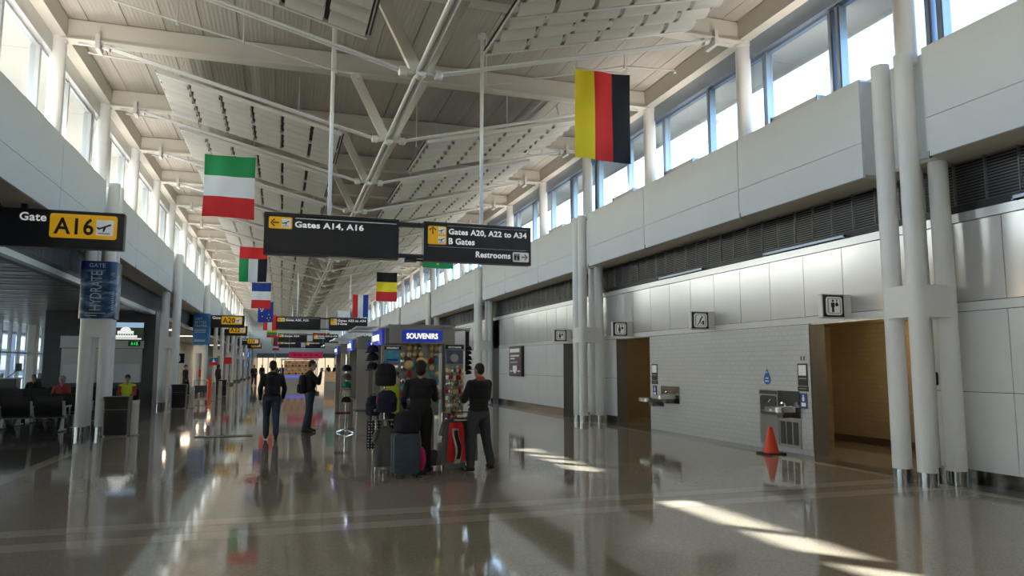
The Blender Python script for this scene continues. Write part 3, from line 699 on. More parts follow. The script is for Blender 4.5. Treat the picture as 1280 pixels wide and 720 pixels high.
def hall_sign(Y, main=True, left_txt='Gates A14, A16', r1='Gates A20, A22 to A34', r2='B Gates', label='', rest=True):
    k = Y / 14.5
    A = at(332, 267, 'Y', 14.5); B = at(661, 327, 'Y', 14.5)
    xl, xr, zt, zb = A.x, B.x, 4.62, 3.86
    t = thing('hall_sign', label, 'sign', ((xl + xr) / 2, Y, zb), group='overhead hall signs')
    cx = (xl + xr) / 2; W = xr - xl
    def px(v): return (v - 332) / 329 * W + xl - cx            # picture column -> local x along the sign
    def pz(v, u=332): return (318 + (u - 332) / 329 * 9 - v) / 51 * .76   # picture row on the left panel
    y0 = -.09
    pl = MB().box(px(332), px(488), -.09, .09, 0, .76).build('sign_panel', 'sign_black', t)
    pr = MB().box(px(521), px(661), -.09, .09, -.02, .76).build('sign_panel', 'sign_black', t)
    MB().box(px(488), px(521), -.05, .05, .66, .75).build('link_bar', 'sign_frame', t); MB().box(px(488), px(521), -.05, .05, .02, .10).build('link_bar', 'sign_frame', t)
    for a, b in ((332, 488), (521, 661)):
        m = MB(); m.box(px(a) - .01, px(b) + .01, -.10, .10, .76, .785); m.box(px(a) - .01, px(b) + .01, -.10, .10, -.035, -.02)
        m.box(px(a) - .015, px(a), -.10, .10, -.035, .785); m.box(px(b), px(b) + .015, -.10, .10, -.035, .785)
        m.build('edge_frame', 'sign_frame', t)
    rod = .024
    for u in (405, 596):
        MB().cyl((px(u), 0, .785), (px(u), 0, 8.88 - zb), .04, n=10).build('hanger_pole', 'column_white', t, True)
        MB().cyl((px(u), 0, 8.80 - zb), (px(u), 0, 8.88 - zb), .09, n=12).build('ceiling_plate', 'column_white', t, True)
    # left panel
    rrect(px(336), px(362.5), .47, .70, .03, y0 - .008, y0, 'amber_panel', 'amber', pl)
    arrow(px(343), .585, .15, 180, y0 - .008, pl); plane_icon(px(350.5), .50, .17, y0 - .008, pl)
    wtext(left_txt, px(365.5), px(446 if len(left_txt) > 8 else 410), .49, .635, y0 - .001, 'letter_white', pl)
    MB().box(px(366), px(486), y0 - .006, y0, .685, .697).build('rule_line', 'icon_white', pl)
    # right panel
    rrect(px(525.5), px(549), .32 if rest else .32, .70, .03, y0 - .008, y0, 'amber_panel', 'amber', pr)
    arrow(px(531.5), .605, .15, 90, y0 - .008, pr)
    plane_icon(px(538.5), .535, .145, y0 - .008, pr); plane_icon(px(538.5), .345, .145, y0 - .008, pr)
    wtext(r1, px(552), px(656 if len(r1) > 12 else 620), .52, .665, y0 - .001, 'letter_white', pr)
    if r2: wtext(r2, px(552), px(586), .335, .47, y0 - .001, 'letter_white', pr)
    MB().box(px(550), px(656), y0 - .006, y0, .715, .725).build('rule_line', 'icon_grey', pr)
    if rest:
        MB().box(px(526), px(656), y0 - .006, y0, .272, .282).build('rule_line', 'icon_grey', pr)
        wtext('Restrooms', px(587.5), px(634), .085, .215, y0 - .001, 'letter_white', pr)
        rrect(px(637), px(659), .03, .235, .03, y0 - .008, y0, 'white_panel', 'icon_white', pr)
        for i, sk in ((0, False), (1, True)):
            rrect(px(638.3 + i * 4.2), px(642.2 + i * 4.2), .055, .21, .008, y0 - .012, y0 - .008, 'icon_tile', 'icon_grey', pr)
            figure(px(640.2 + i * 4.2), .075, .115, y0 - .013, pr, sk)
        arrow(px(652.8), .132, .13, 0, y0 - .009, pr)
        # small camera bracket under the link bar
        m = MB(); m.rbox(px(497), px(512), -.07, .05, -.06, .02, r=.02); m.cyl((px(512), 0, -.01), (px(521), 0, -.02), .02, n=8)
        m.build('under_bracket', 'sign_frame', t)
    return t
hall_sign(14.5, label='long black overhead sign reading Gates A14, A16 and Restrooms hanging on two poles')
hall_sign(45.5, left_txt='Gates A20, A22', r1='Gates A22 to A34', label='black overhead sign reading Gates A20, A22 beyond the souvenir kiosks', rest=False)
hall_sign(70, left_txt='Gates A24', r1='Gates A26 to A34', label='small distant black hall sign above the pink banner stall', rest=False)
hall_sign(92, left_txt='Gates A28', r1='Gates A30', r2='', label='farthest black hall sign behind the pink banner', rest=False)

def gate_sign(Y, num, s=-1, label='', x_in=None):
    zt, zb = 4.62, 3.93
    xin = (x_in if x_in is not None else -3.02) if s < 0 else 7.45
    xout = -5.45 if s < 0 else 9.5
    t = thing('gate_sign', label, 'sign', ((xin + xout) / 2, Y, zb), group='gate number signs')
    c = (xin + xout) / 2; h = zt - zb; x0, x1 = (xout - c, xin - c) if s < 0 else (xin - c, xout - c)
    pn_ = MB().box(x0, x1, -.09, .09, 0, h).build('sign_panel', 'sign_black', t)
    m = MB(); m.box(x1, x1 + .02, -.1, .1, -.01, h + .01); m.box(x0, x1, -.1, .1, h, h + .015); m.box(x0, x1, -.1, .1, -.015, 0)
    m.build('edge_frame', 'sign_frame', t)
    for u in (x0 + .28 * 1, x0 + .74): 
        MB().box(u - .05, u + .05, -.05, .05, h + .015, 4.735 - zb).build('hanger_post', 'sign_frame', t)
    e = x1 - .10 if s < 0 else x0 + 1.25
    w_ = 1.14
    rrect(e - w_, e, h * .26, h * .93, .05, -.098, -.09, 'amber_panel', 'amber', pn_)
    o = wtext(num, e - w_ + .07, e - .40, h * .36, h * .83, -.0985, 'print_black', pn_, 'gate_number', bold=.02)
    plane_icon(e - .36, h * .37, .30, -.098, pn_)
    wtext('Gate', e - w_ - .50, e - w_ - .06, h * .69, h * .92, -.091, 'letter_white', pn_, bold=.02)
    return t
gate_sign(15.5, 'A16', label='large black and amber sign reading Gate A16 above the lounge')
gate_sign(45.4, 'A20', label='black and amber gate sign reading Gate A20 beyond the blue banner', x_in=-2.2)
gate_sign(57.5, 'A22', label='black and amber gate sign reading A22 just past gate A20', x_in=-2.55)
gate_sign(84, 'A24', label='small distant amber gate sign on the lounge side', x_in=-2.4)
gate_sign(100, 'A26', label='tiny farthest amber gate sign on the lounge side', x_in=-2.6)
gate_sign(62, 'A31', s=1, label='distant amber gate sign on the restroom side')
gate_sign(74, 'A33', s=1, label='farther amber gate sign on the restroom side')

# ================================================================== FLAGS
FC = {'yellow': (.86, .68, .03), 'red': (.72, .03, .03), 'black': (.012, .012, .02), 'green': (.02, .30, .10), 'white': (.80, .82, .86), 'blue': (.02, .05, .32), 'maroon': (.20, .02, .06), 'orange': (.7, .3, .02), 'deepred': (.50, .01, .02), 'teal': (.02, .25, .2)}
for n_, c_ in FC.items(): 
    m_ = mat('cloth_' + n_, c_, .85, var=.05, scale=30, bump=.1, bscale=300)
def flag(label, px0, px1, py0, py1, Y, cols, pat, nu=30, nv=36, extra=None):
    A = at(px0, py0, 'Y', Y); B = at(px1, py1, 'Y', Y)
    w_, h_ = B.x - A.x, A.z - B.z
    t = thing('flag', label, 'flag', ((A.x + B.x) / 2, Y, B.z), group='national flags hanging from the ceiling')
    ph = random.random() * 6
    def fn(u, v):
        sag = .02 * math.sin(math.pi * u)
        return ((u - .5) * w_ * (1 - .03 * v * math.sin(3 * v + ph)), .045 * math.sin(5.5 * u + ph + 1.2 * v) * (.3 + .7 * v) + .02 * math.sin(11 * u + 3 * v), h_ * (1 - v) - sag * (1 - v) + .012 * math.sin(4 * u + ph) * v)
    m = MB(); m.grid(fn, nu, nv, pat); cl_ = m.build('cloth', ['cloth_' + c for c in cols], t, True)
    MB().cyl((-w_ / 2 - .03, 0, h_ + .012), (w_ / 2 + .03, 0, h_ + .012), .014, n=8).build('top_rod', 'white', t)
    for sx in (-1, 1): MB().cyl((sx * w_ * .45, 0, h_ + .02), (sx * w_ * .45, 0, 8.9 - B.z), .004, n=5).build('hanging_wire', 'tie_rod', t)
    if extra: extra(cl_, w_, h_, fn)
    return t
def V3(u, v): return min(2, int(u * 3))
def H3(u, v): return min(2, int(v * 3))
flag('large yellow red and black striped flag hanging by the clerestory', 719, 789, 85, 204, 13.2, ['yellow', 'red', 'black'], V3)
flag('green white and red flag hanging above the lounge side', 256, 317, 192, 274, 20.5, ['green', 'white', 'red'], H3)
flag('red topped flag with green white and black columns', 300, 333, 308, 353, 36, ['red', 'green', 'white', 'black'], lambda u, v: 0 if v < .33 else 1 + min(2, int(u * 3)))
flag('blue white and red banded flag hanging behind the red green and black one', 315, 338, 353, 386, 51, ['blue', 'white', 'red'], H3)
def stars(t, w_, h_, fn):
    for u, v, r in ((.3, .72, .05), (.72, .62, .04), (.62, .8, .04), (.8, .78, .04), (.25, .45, .06), (.72, .9, .035)):
        p = fn(u, v); m = MB()
        pts = [(p[0] + (r * 2 if i % 2 == 0 else r) * w_ * .6 * math.cos(R(36 * i + 90)), p[2] + (r * 2 if i % 2 == 0 else r) * w_ * .6 * math.sin(R(36 * i + 90))) for i in range(10)]
        m.prism(pts, 'Y', p[1] - .10, p[1] - .095); m.build('star', 'cloth_white', t)
flag('dark blue flag with white stars and a red cross corner', 323, 341, 377, 403, 66, ['blue', 'white', 'red'], lambda u, v: (2 if abs(u - .25) < .06 or abs(v - .2) < .05 else (1 if abs(u - .25) < .12 or abs(v - .2) < .1 else 0)) if (u < .5 and v < .4) else 0, extra=stars)
flag('red and white vertically striped flag far down the hall', 329.5, 345, 393, 413, 80, ['red', 'white', 'red'], V3)
flag('yellow green and red banded flag far down the hall', 333.5, 346, 412, 422, 96, ['yellow', 'green', 'red'], H3)
flag('blue yellow and red flag near the end of the hall', 339.5, 347, 420, 431, 104, ['yellow', 'blue', 'red'], V3)
flag('small red flag with white band at the hall end', 341, 349, 430, 438, 108, ['red', 'white', 'red'], H3)
flag('black yellow and red banded flag above the souvenir kiosk', 471, 496, 340, 377, 46, ['black', 'yellow', 'red'], H3)
flag('red white and blue vertically striped flag above the kiosks', 441, 460, 368, 397, 57, ['red', 'white', 'blue'], V3)
flag('white flag with a maroon serrated lower half', 422.5, 437, 388, 408, 68, ['white', 'maroon'], lambda u, v: 1 if v > .42 + .06 * abs(((u * 8) % 1) - .5) * 2 else 0)
def diamond(u, v): return 1 if abs(u - .5) / .42 + abs(v - .5) / .42 < 1 else 0
flag('green flag with a yellow diamond mostly hidden behind the hall sign', 529, 566, 281, 336, 30, ['green', 'yellow'], diamond)
def disc(u, v):
    r = math.hypot((u - .5) * 1.5, v - .5)
    return 1 if r < .33 and not (math.hypot((u - .55) * 1.5, v - .5) < .18 and math.hypot((u - .60) * 1.5, v - .5) > .13) else 0
flag('red flag with a white disc under the distant hall sign', 391, 412, 416, 426, 88, ['red', 'white'], disc)
flag('dark green flag beside the maroon and white flag', 411, 422, 399, 412, 78, ['teal', 'white'], lambda u, v: 0)

# ================================================================== RESTROOM WALL FITTINGS
def blade_sign(Y, icon, label):
    A = (8.98, 9.44); z0, z1 = 2.53, 2.93
    t = thing('blade_sign', label, 'sign', (9.2, Y, z0), group='restroom blade signs')
    case = MB().rbox(-.24, .24, -.05, .05, 0, .42, r=.02, axis='Y').build('sign_case', 'panel_white', t); root = t; t = case
    MB().box(-.215, .215, -.062, -.05, .02, .40).build('black_face', 'sign_black', t)
    rrect(-.17, .17, .05, .37, .05, -.068, -.062, 'white_border', 'icon_white', t); rrect(-.145, .145, .072, .348, .035, -.072, -.068, 'grey_field', 'icon_grey', t)
    rrect(-.115, .115, .09, .33, .01, -.075, -.072, 'icon_tile', 'icon_white', t)
    if icon == 'janitor':
        m = MB(); m.lathe([(0, -.003), (.022, -.003), (.022, .003), (0, .003)], (.035, -.079, .285), 10, 'Y')
        m.prism([(.03, .27), (.0, .262), (-.03, .21), (-.01, .19), (.02, .23)], 'Y', -.082, -.076); m.prism([(-.03, .205), (-.01, .195), (-.055, .12), (-.085, .105), (-.09, .125), (-.065, .135)], 'Y', -.0815, -.076)
        m.prism([(-.01, .2), (.005, .19), (.02, .12), (.0, .12), (-.005, .15)], 'Y', -.0812, -.076); m.prism([(.04, .2), (.085, .2), (.085, .11), (.04, .11)], 'Y', -.0814, -.076)
        m.build('pictogram', 'print_black', t)
    else:
        figure(-.035, .10, .22, -.075, t, icon == 'woman')
        m = MB(); m.lathe([(0, -.003), (.014, -.003), (.014, .003), (0, .003)], (.05, -.079, .31), 8, 'Y')
        m.prism([(.04, .295), (.056, .295), (.062, .25), (.09, .225), (.08, .215), (.05, .24)], 'Y', -.081, -.076); m.lathe([(.026, -.002), (.034, -.002), (.034, .002), (.026, .002)], (.05, -.078, .235), 14, 'Y')
        m.build('pictogram', 'print_black', t)
    MB().box(.24, WX - .002 - 9.2, -.035, .035, 0, .42).build('bracket', 'panel_white', root)
blade_sign(10.35, 'man', 'square black blade sign with a man pictogram above the wide doorway')
blade_sign(14.6, 'janitor', 'square black blade sign with a stooping figure above the tiled wall')
blade_sign(18.75, 'woman', 'square black blade sign with a woman pictogram above the second doorway')
blade_sign(23.4, 'woman', 'square black blade sign with small figures by the narrow doorway')

mat('blue_plate', (.02, .06, .26), .4, var=.05); mat('drop_blue', (.03, .14, .48), .35, var=.25, scale=60)
def xface(y0, y1, z0, z1, m, name, parent, d0=.0, d1=.012): return MB().box(WX - .004 - d1, WX - .004 - d0, y0, y1, z0, z1).build(name, m, parent, world=True)
def plaque(yc, label, kind, w_=.27):
    t = thing('wall_plaque', label, 'plaque', (WX, yc, 1.15))
    a, b = yc - w_ / 2, yc + w_ / 2
    xface(a, b, 1.31, 1.74, 'sign_black', 'plate', t); xface(a + .03, b - .03, 1.51, 1.71, 'icon_white', 'icon_tile', t, .012, .016)
    m = MB()
    for q in (-.035, .03): m.box(WX - .019, WX - .016, yc + q - .018, yc + q + .018, 1.53, 1.64); m.box(WX - .019, WX - .016, yc + q - .012, yc + q + .012, 1.65, 1.68)
    m.build('pictogram', 'print_black', t, world=True)
    xface(a + .03, b - .03, 1.44, 1.46, 'icon_grey', 'text_line', t, .012, .016)
    xface(a - .01, b + .01, 1.21, 1.30, 'print_black', 'lower_strip', t); xface(a + .03, b - .03, 1.25, 1.265, 'icon_grey', 'text_line', t, .012, .016)
    t2 = thing('access_plate', 'small blue accessibility plate under the dark plaque ' + kind, 'plaque', (WX, yc, .9))
    xface(yc - .10, yc + .10, .88, 1.17, 'blue_plate', 'plate', t2); xface(yc - .03, yc + .03, 1.02, 1.10, 'icon_white', 'wheelchair_mark', t2, .012, .015); xface(yc - .02, yc + .02, 1.11, 1.14, 'icon_white', 'wheelchair_mark', t2, .012, .015); xface(yc - .06, yc + .06, .92, .99, 'icon_white', 'text_line', t2, .012, .0145)
plaque(11.64, 'tall dark restroom plaque with white pictogram beside the bottle filler', 'by the bottle filler')
plaque(17.46, 'tall dark restroom plaque with white pictogram above the double fountain', 'by the double fountain', .30)
t = thing('drop_sticker', 'blue water drop sticker on the pale tiles above the bottle filler', 'sticker', (WX, 12.72, 1.33))
pts = [(12.72 + .115 * math.cos(R(q)), 1.415 + .105 * math.sin(R(q))) for q in range(-200, 21, 20)] + [(12.745, 1.60), (12.72, 1.64), (12.695, 1.60)]
MB().prism(pts, 'X', WX - .006, WX - .001).build('drop', 'drop_blue', t, world=True)
for z, a in ((1.43, .05), (1.37, .06), (1.55, .02)): xface(12.72 - a, 12.72 + a, z, z + .025, 'icon_white', 'print_line', t, .006, .0075)
# bottle filler and fountain
mat('recess_grey', (.06, .06, .065), .35, var=.1)
t = thing('bottle_filler', 'steel bottle filling station with dark recess on the pale tiled wall', 'bottle filler', (WX, 12.68, .1))
xface(12.39, 12.98, .12, 1.21, 'steel', 'back_panel', t, 0, .02); xface(12.41, 12.96, 1.12, 1.19, 'recess_grey', 'header_strip', t, .02, .028)
o = MB().rbox(WX - .036, WX - .024, 12.43, 12.94, .70, 1.09, r=.05, axis='X').build('recess', 'recess_grey', t, world=True)
MB().cyl((WX - .03, 12.6, 1.02), (WX - .09, 12.6, .96), .016, n=8).build('spout', 'chrome', t, world=True); MB().lathe([(0, 0), (.02, 0), (.02, .01), (0, .01)], (WX - .04, 12.85, .95), 10, 'X').build('sensor', 'chrome', t, world=True)
xface(12.55, 12.83, .76, .79, 'chrome', 'drain_edge', t, .03, .08)
def basin(y0, y1, z, label, t, depth=.46):
    o = MB().rbox(WX - depth, WX - .02, y0, y1, z - .04, z + .05, r=.10, seg=5).build('basin', 'steel', t, world=True)
    MB().rbox(WX - depth + .03, WX - .08, y0 + .03, y1 - .03, z + .05, z + .056, r=.08, seg=5).build('bowl', 'dark_steel', t, world=True)
    MB().path([(WX - .12, (y0 + y1) / 2, z + .05), (WX - .12, (y0 + y1) / 2, z + .11), (WX - .20, (y0 + y1) / 2, z + .13)], .016).build('bubbler', 'chrome', t, world=True)
    MB().prism([((y0 + y1) / 2 - .12, z - .04), ((y0 + y1) / 2 + .12, z - .04), ((y0 + y1) / 2 + .08, z - .16), ((y0 + y1) / 2 - .08, z - .16)], 'X', WX - .25, WX - .02).build('drain_housing', 'dark_steel', t, world=True)
    MB().lathe([(0, 0), (.022, 0), (.022, .012), (0, .012)], (WX - depth - .012, (y0 + y1) / 2, z), 12, 'X').build('push_button', 'icon_white', t, world=True)
t = thing('drinking_fountain', 'single steel drinking fountain with vent grille beside the bottle filler', 'fountain', (WX, 12.06, .1))
xface(11.74, 12.37, .68, 1.20, 'cuff_steel', 'back_panel', t, 0, .02); xface(11.74, 12.37, .10, .66, 'steel', 'lower_panel', t, 0, .02)
for i in range(3): xface(11.80 + i * .19, 11.95 + i * .19, .16, .60, 'recess_grey', 'vent_grille', t, .02, .024)
basin(11.80, 12.30, .84, '', t)
t = thing('double_drinking_fountain', 'pair of steel drinking fountains on a steel wall plate', 'fountain', (WX, 16.9, .7))
xface(16.20, 17.12, .74, 1.17, 'cuff_steel', 'back_panel', t, 0, .02)
basin(16.30, 16.80, .90, '', t, .50); basin(17.0, 17.5, .80, '', t, .52); xface(17.0, 17.5, .64, .86, 'dark_steel', 'side_panel', t, 0, .03)
for i, (yy, lab) in enumerate(((11.62, 'above the plaque by the bottle filler'),)):
    o = MB().box(WX - .02, WX - .001, yy - .05, yy - .03, 1.80, 1.88).box(WX - .02, WX - .001, yy + .03, yy + .05, 1.80, 1.88).build('wall_hook', 'dark_steel'); tag(o, 'tiny dark wall hook ' + lab, 'hook', kind='stuff')
# poster
mat('poster_print', (.10, .06, .07), .3, var=.7, scale=5)
t = thing('wall_poster', 'framed dark poster case on the white wall panels', 'poster', (WX, 29.3, 1.25))
xface(28.5, 30.2, 1.25, 2.52, 'sign_frame', 'case', t, 0, .12); xface(28.56, 30.14, 1.32, 2.46, 'poster_print', 'print', t, .12, .125)
for a, b, c, d in ((28.75, 30.05, 2.26, 2.42), (28.8, 30.0, 2.08, 2.15), (29.4, 30.0, 1.97, 2.03), (29.0, 30.0, 1.83, 1.86), (29.1, 29.65, 1.44, 1.70), (29.25, 29.5, 1.38, 1.44), (28.65, 28.95, 1.44, 1.5), (29.75, 30.05, 1.44, 1.5)): xface(a, b, c, d, 'icon_white', 'print_block', t, .125, .13)
tag(MB().rbox(WX - .03, WX, 8.62, 8.70, 1.40, 1.60, r=.02, axis='X').build('card_reader', 'print_black'), 'small black card reader between the white columns', 'card reader')
# cone
mat('cone_orange', (.95, .085, .015), .45, var=.08); mat('cone_base', (.05, .02, .015), .7)
t = thing('traffic_cone', 'orange traffic cone on the floor below the drinking fountain', 'cone', (9.08, 12.0, 0))
MB().lathe([(.150, .02), (.147, .04), (.045, .50), (.030, .52), (0, .52)], n=24).build('cone_body', 'cone_orange', t, True)
MB().rbox(-.21, .21, -.21, .21, 0, .03, r=.04).build('base', 'cone_base', t)

# ================================================================== SPRINKLER PIPES
for i, (pts, lab) in enumerate((([(-3.2, 14.4, 8.46), (-2.1, 14.4, 8.22), (.85, 14.4, 7.62), (1.3, 14.4, 7.58)], 'thin white sprinkler pipe sloping under the roof deck on the lounge side'), ([(4.0, 14.4, 7.70), (6.1, 14.4, 8.23), (7.3, 14.4, 8.55), (8.6, 14.4, 8.62)], 'thin white sprinkler pipe sloping behind the large striped flag'))):
    t = thing('sprinkler_pipe', lab, 'pipe', tuple(pts[0]))
    MB().path(pts, .022, 8).build('pipe', 'white', t, True, True)
    for p in pts[:-1]:
        q = Vector(p); MB().cyl(q, (q.x, q.y, 8.9), .012, n=6).build('hanger', 'white', t, world=True)
    for p in pts[1:]:
        q = Vector(p); MB().cyl(q + Vector((0, 0, -.07)), q, .035, .025, n=8).build('sprinkler_head', 'white', t, world=True)
for s in (-1, 1):
    for k in range(2, 8):
        m = MB().cyl((X(s, 6.5), YK(k) + .8, 8.55), (X(s, 5.1), YK(k) + .8, 8.45), .022, n=8); m.cyl((X(s, 5.6), YK(k) + .8, 8.47), (X(s, 5.6), YK(k) + .8, 8.9), .012, n=6)
        tag(m.build('branch_pipe', 'white', None, True), 'short white sprinkler branch pipe from the edge beam by the %s clerestory' % ('restroom' if s > 0 else 'lounge'), 'pipe', 'short sprinkler branches')
for i, (x, y, z0) in enumerate(((.2, 18.2, 7.75), (5.4, 17.4, 7.9), (-1.5, 20.0, 7.9), (3.2, 18.4, 7.5), (-.9, 14.2, 7.9))):
    m = MB().cyl((x, y, 8.9), (x, y, z0), .014, n=6); m.cyl((x, y, z0 - .06), (x, y, z0), .03, .02, n=8)
    tag(m.build('sprinkler_drop', 'white'), 'thin vertical sprinkler drop under the roof deck', 'sprinkler', 'sprinkler drops')
#PART4
# ================================================================== LOUNGE SEATING
mat('kiosk_grey', (.30, .295, .28), .4, metal=.5, var=.06); mat('gold', (.80, .62, .28), .3, metal=.5, var=.2); mat('silver', (.7, .7, .7), .2, metal=1)
mat('cloth_grey', (.16, .16, .165), .9, var=.08, scale=20); mat('cloth_teal', (.04, .18, .24), .9); mat('cloth_cream', (.55, .5, .42), .9); mat('cloth_pink', (.65, .03, .16), .8); mat('cloth_navy', (.015, .018, .05), .9, var=.2); mat('cloth_lime', (.45, .62, .03), .8, var=.06)
mat('seat_black', (.018, .017, .017), .38, var=.25, scale=12, bump=.15, bscale=120)
mat('seat_silver', (.72, .72, .72), .25, metal=.4, var=.05)
def seat_bench():
    t = thing('lounge_bench', 'x', 'bench', (0, 0, 0), group='black lounge benches'); P = .72
    seat = MB().rbox(-.30, .30, -.24, .26, .38, .44, r=.02, axis='X').mesh('seat', 'seat_black')
    back = MB(); back.grid(lambda u, v: ((u - .5) * .60, -.26 - .10 * v - .03 * math.sin(math.pi * v), .44 + .46 * v), 4, 6); back.grid(lambda u, v: ((u - .5) * .60, -.30 - .10 * v - .03 * math.sin(math.pi * v), .44 + .46 * v), 4, 6)
    for s in (-1, 1): back.bar((s * .30, -.28, .44), (s * .30, -.38, .90), .015, .05)
    back.bar((-.30, -.385, .905), (.30, -.385, .905), .05, .02)
    bk = back.mesh('backrest', 'seat_black', True)
    arm = MB().box(-.035, .035, -.26, .20, .63, .67).bar((0, -.20, .40), (0, -.28, .64), .035, .03).bar((0, .16, .40), (0, .18, .64), .035, .03).bar((0, -.33, .44), (0, -.41, .80), .05, .02).mesh('armrest', 'seat_silver')
    leg = MB().box(-.03, .03, -.03, .03, .04, .34).box(-.03, .03, -.30, .30, .02, .05).bar((0, -.28, .03), (0, -.05, .30), .03, .03).mesh('leg', 'seat_silver')
    for i in range(5):
        link('seat', seat, t, ((i - 2) * P, 0, 0)); link('backrest', bk, t, ((i - 2) * P, 0, 0))
    for i in range(6): link('armrest', arm, t, ((i - 2.5) * P, 0, 0))
    for x in (-1.70, 0, 1.70): link('leg', leg, t, (x, 0, 0))
    MB().box(-1.78, 1.78, -.04, .04, .34, .385).build('beam', 'dark_steel', t)
    return t
proto = seat_bench(); first = True
rows = [(21.65, 0), (22.75, math.pi), (24.1, 0), (25.2, math.pi), (26.6, 0), (27.7, math.pi), (29.1, 0), (30.2, math.pi)]
for ri, (yy, rz) in enumerate(rows):
    for ci, cx in enumerate((-7.08, -10.85)):
        lab = 'black lounge bench with silver armrests, %s, %s' % (['front row', 'second row', 'third row', 'fourth row', 'fifth row', 'sixth row', 'seventh row', 'last row before the dark wall'][ri], 'beside the white columns' if ci == 0 else 'toward the glazing')
        if first: proto.location = (cx, yy, 0); proto.rotation_euler = (0, 0, rz); proto['label'] = lab; first = False
        else: copy_tree(proto, (cx, yy, 0), rz, None, lab)

# ================================================================== BANNERS ON COLUMNS
def banner_mat(name, c1, c2, c3):
    m = bpy.data.materials.new(name); m.use_nodes = True; MATS[name] = m; n = m.node_tree.nodes; l = m.node_tree.links; b = n['Principled BSDF']; b.inputs['Roughness'].default_value = .3
    tc = n.new('ShaderNodeTexCoord'); mp = n.new('ShaderNodeMapping'); mp.inputs['Scale'].default_value = (1.3, 1.3, 3.4); l.new(tc.outputs['Object'], mp.inputs[0])
    nz = n.new('ShaderNodeTexNoise'); nz.inputs['Scale'].default_value = 1.1; nz.inputs['Detail'].default_value = 5; nz.inputs['Distortion'].default_value = 1.4; l.new(mp.outputs[0], nz.inputs['Vector'])
    cr = n.new('ShaderNodeValToRGB'); l.new(nz.outputs['Fac'], cr.inputs[0]); l.new(cr.outputs[0], b.inputs['Base Color'])
    e = cr.color_ramp.elements; e[0].position = .32; e[0].color = (*c1, 1); e[1].position = .62; e[1].color = (*c3, 1); q = e.new(.48); q.color = (*c2, 1)
banner_mat('hydrate_print', (.010, .016, .04), (.02, .09, .20), (.24, .34, .46))
mat('banner_navy', (.012, .05, .20), .3, var=.05); mat('banner_blue', (.02, .16, .42), .35, var=.06)
cxl = X(-1, (6.46 + 6.90) / 2)
t = thing('column_banner', 'wraparound blue banner reading GATE HYDRATE around the white columns', 'banner', (cxl, YK(3), 2.87), group='column banners')
MB().rbox(-.41, .41, -.385, .385, 0, 1.42, r=.16, seg=6).build('wrap', 'hydrate_print', t, True)
MB().rbox(-.412, .412, -.387, .387, 1.22, 1.44, r=.16, seg=6).build('top_band', 'banner_navy', t, True)
mat('letter_pale', (.62, .68, .72), .4)
o = text('lettering', 'GATE', .2, (-.20, -.388, 1.28), 'letter_pale', t); fit(o, .36, .10)
o = text('lettering', 'HYDRATE', .2, (.10, -.386, .20), 'letter_pale', t, rot=(90, -90, 0)); fit(o, .98, .25)
for z, a, b in ((.12, -.24, .22), (.06, -.24, .02)): MB().box(a, b, -.389, -.385, z, z + .02).build('print_line', 'letter_pale', t)
for i in range(9): MB().bar((.30, -.372, .20 + i * .055), (.385, -.34, .25 + i * .055), .004, .02).build('print_stripe', 'letter_pale', t)
t = thing('column_banner', 'plain blue banner with pale lettering around the farther columns', 'banner', (cxl, YK(9), 2.88), group='column banners')
MB().rbox(-.44, .44, -.40, .40, 0, 1.80, r=.10, seg=4).build('wrap', 'banner_blue', t, True)
for s_, z, w_ in (('GET', 1.42, .40), ('BETTER', 1.22, .62), ('FASTER', 1.02, .66)):
    o = text('lettering', s_, .2, (-.34, -.403, z), 'letter_pale', t); fit(o, w_, .13)
for z in (.86, .78, .70, .26, .20): MB().box(-.34, .25, -.404, -.40, z, z + .025).build('print_line', 'letter_pale', t)

# ================================================================== BINS, STANDS AND SMALL LOUNGE THINGS
mat('bin_black', (.012, .012, .014), .3, var=.2)
def bin_(x, y, label, h=.95):
    t = thing('litter_bin', label, 'bin', (x, y, 0), group='black litter bins')
    MB().rbox(-.27, .27, -.27, .27, .03, h - .1, r=.05).build('body', 'bin_black', t); MB().rbox(-.285, .285, -.285, .285, h - .1, h, r=.05).build('lid', 'bin_black', t)
    MB().lathe([(.17, 0), (.14, .005), (.13, 0)], (0, 0, h)).build('opening_rim', 'dark_steel', t); MB().rbox(-.24, .24, -.24, .24, 0, .03, r=.04).build('plinth', 'dark_steel', t)
    MB().box(-.27, .27, -.276, -.27, h - .32, h - .30).build('trim_strip', 'dark_steel', t)
def post(x, y, label, h=.85):
    t = thing('steel_bollard', label, 'bollard', (x, y, 0), group='flat steel bollards'); MB().rbox(-.09, .09, -.05, .05, .02, h, r=.03).build('post', 'seat_silver', t); MB().rbox(-.12, .12, -.08, .08, 0, .02, r=.03).build('foot', 'dark_steel', t)
bin_(-3.80, 19.95, 'black litter bin standing beside the hydration banner columns'); post(-3.40, 19.9, 'flat silver bollard beside the bin at the hydration banner')
bin_(-3.88, 31.9, 'black litter bin in front of the second pair of columns'); post(-3.40, 31.8, 'flat silver bollard beside the second litter bin')
bin_(-3.2, 44.2, 'black litter bin below the blue banner columns', .9)
post(-3.1, 38.0, 'flat silver bollard near the luggage trolley', .9); post(-3.0, 40.5, 'flat silver bollard beyond the luggage trolley', .9)
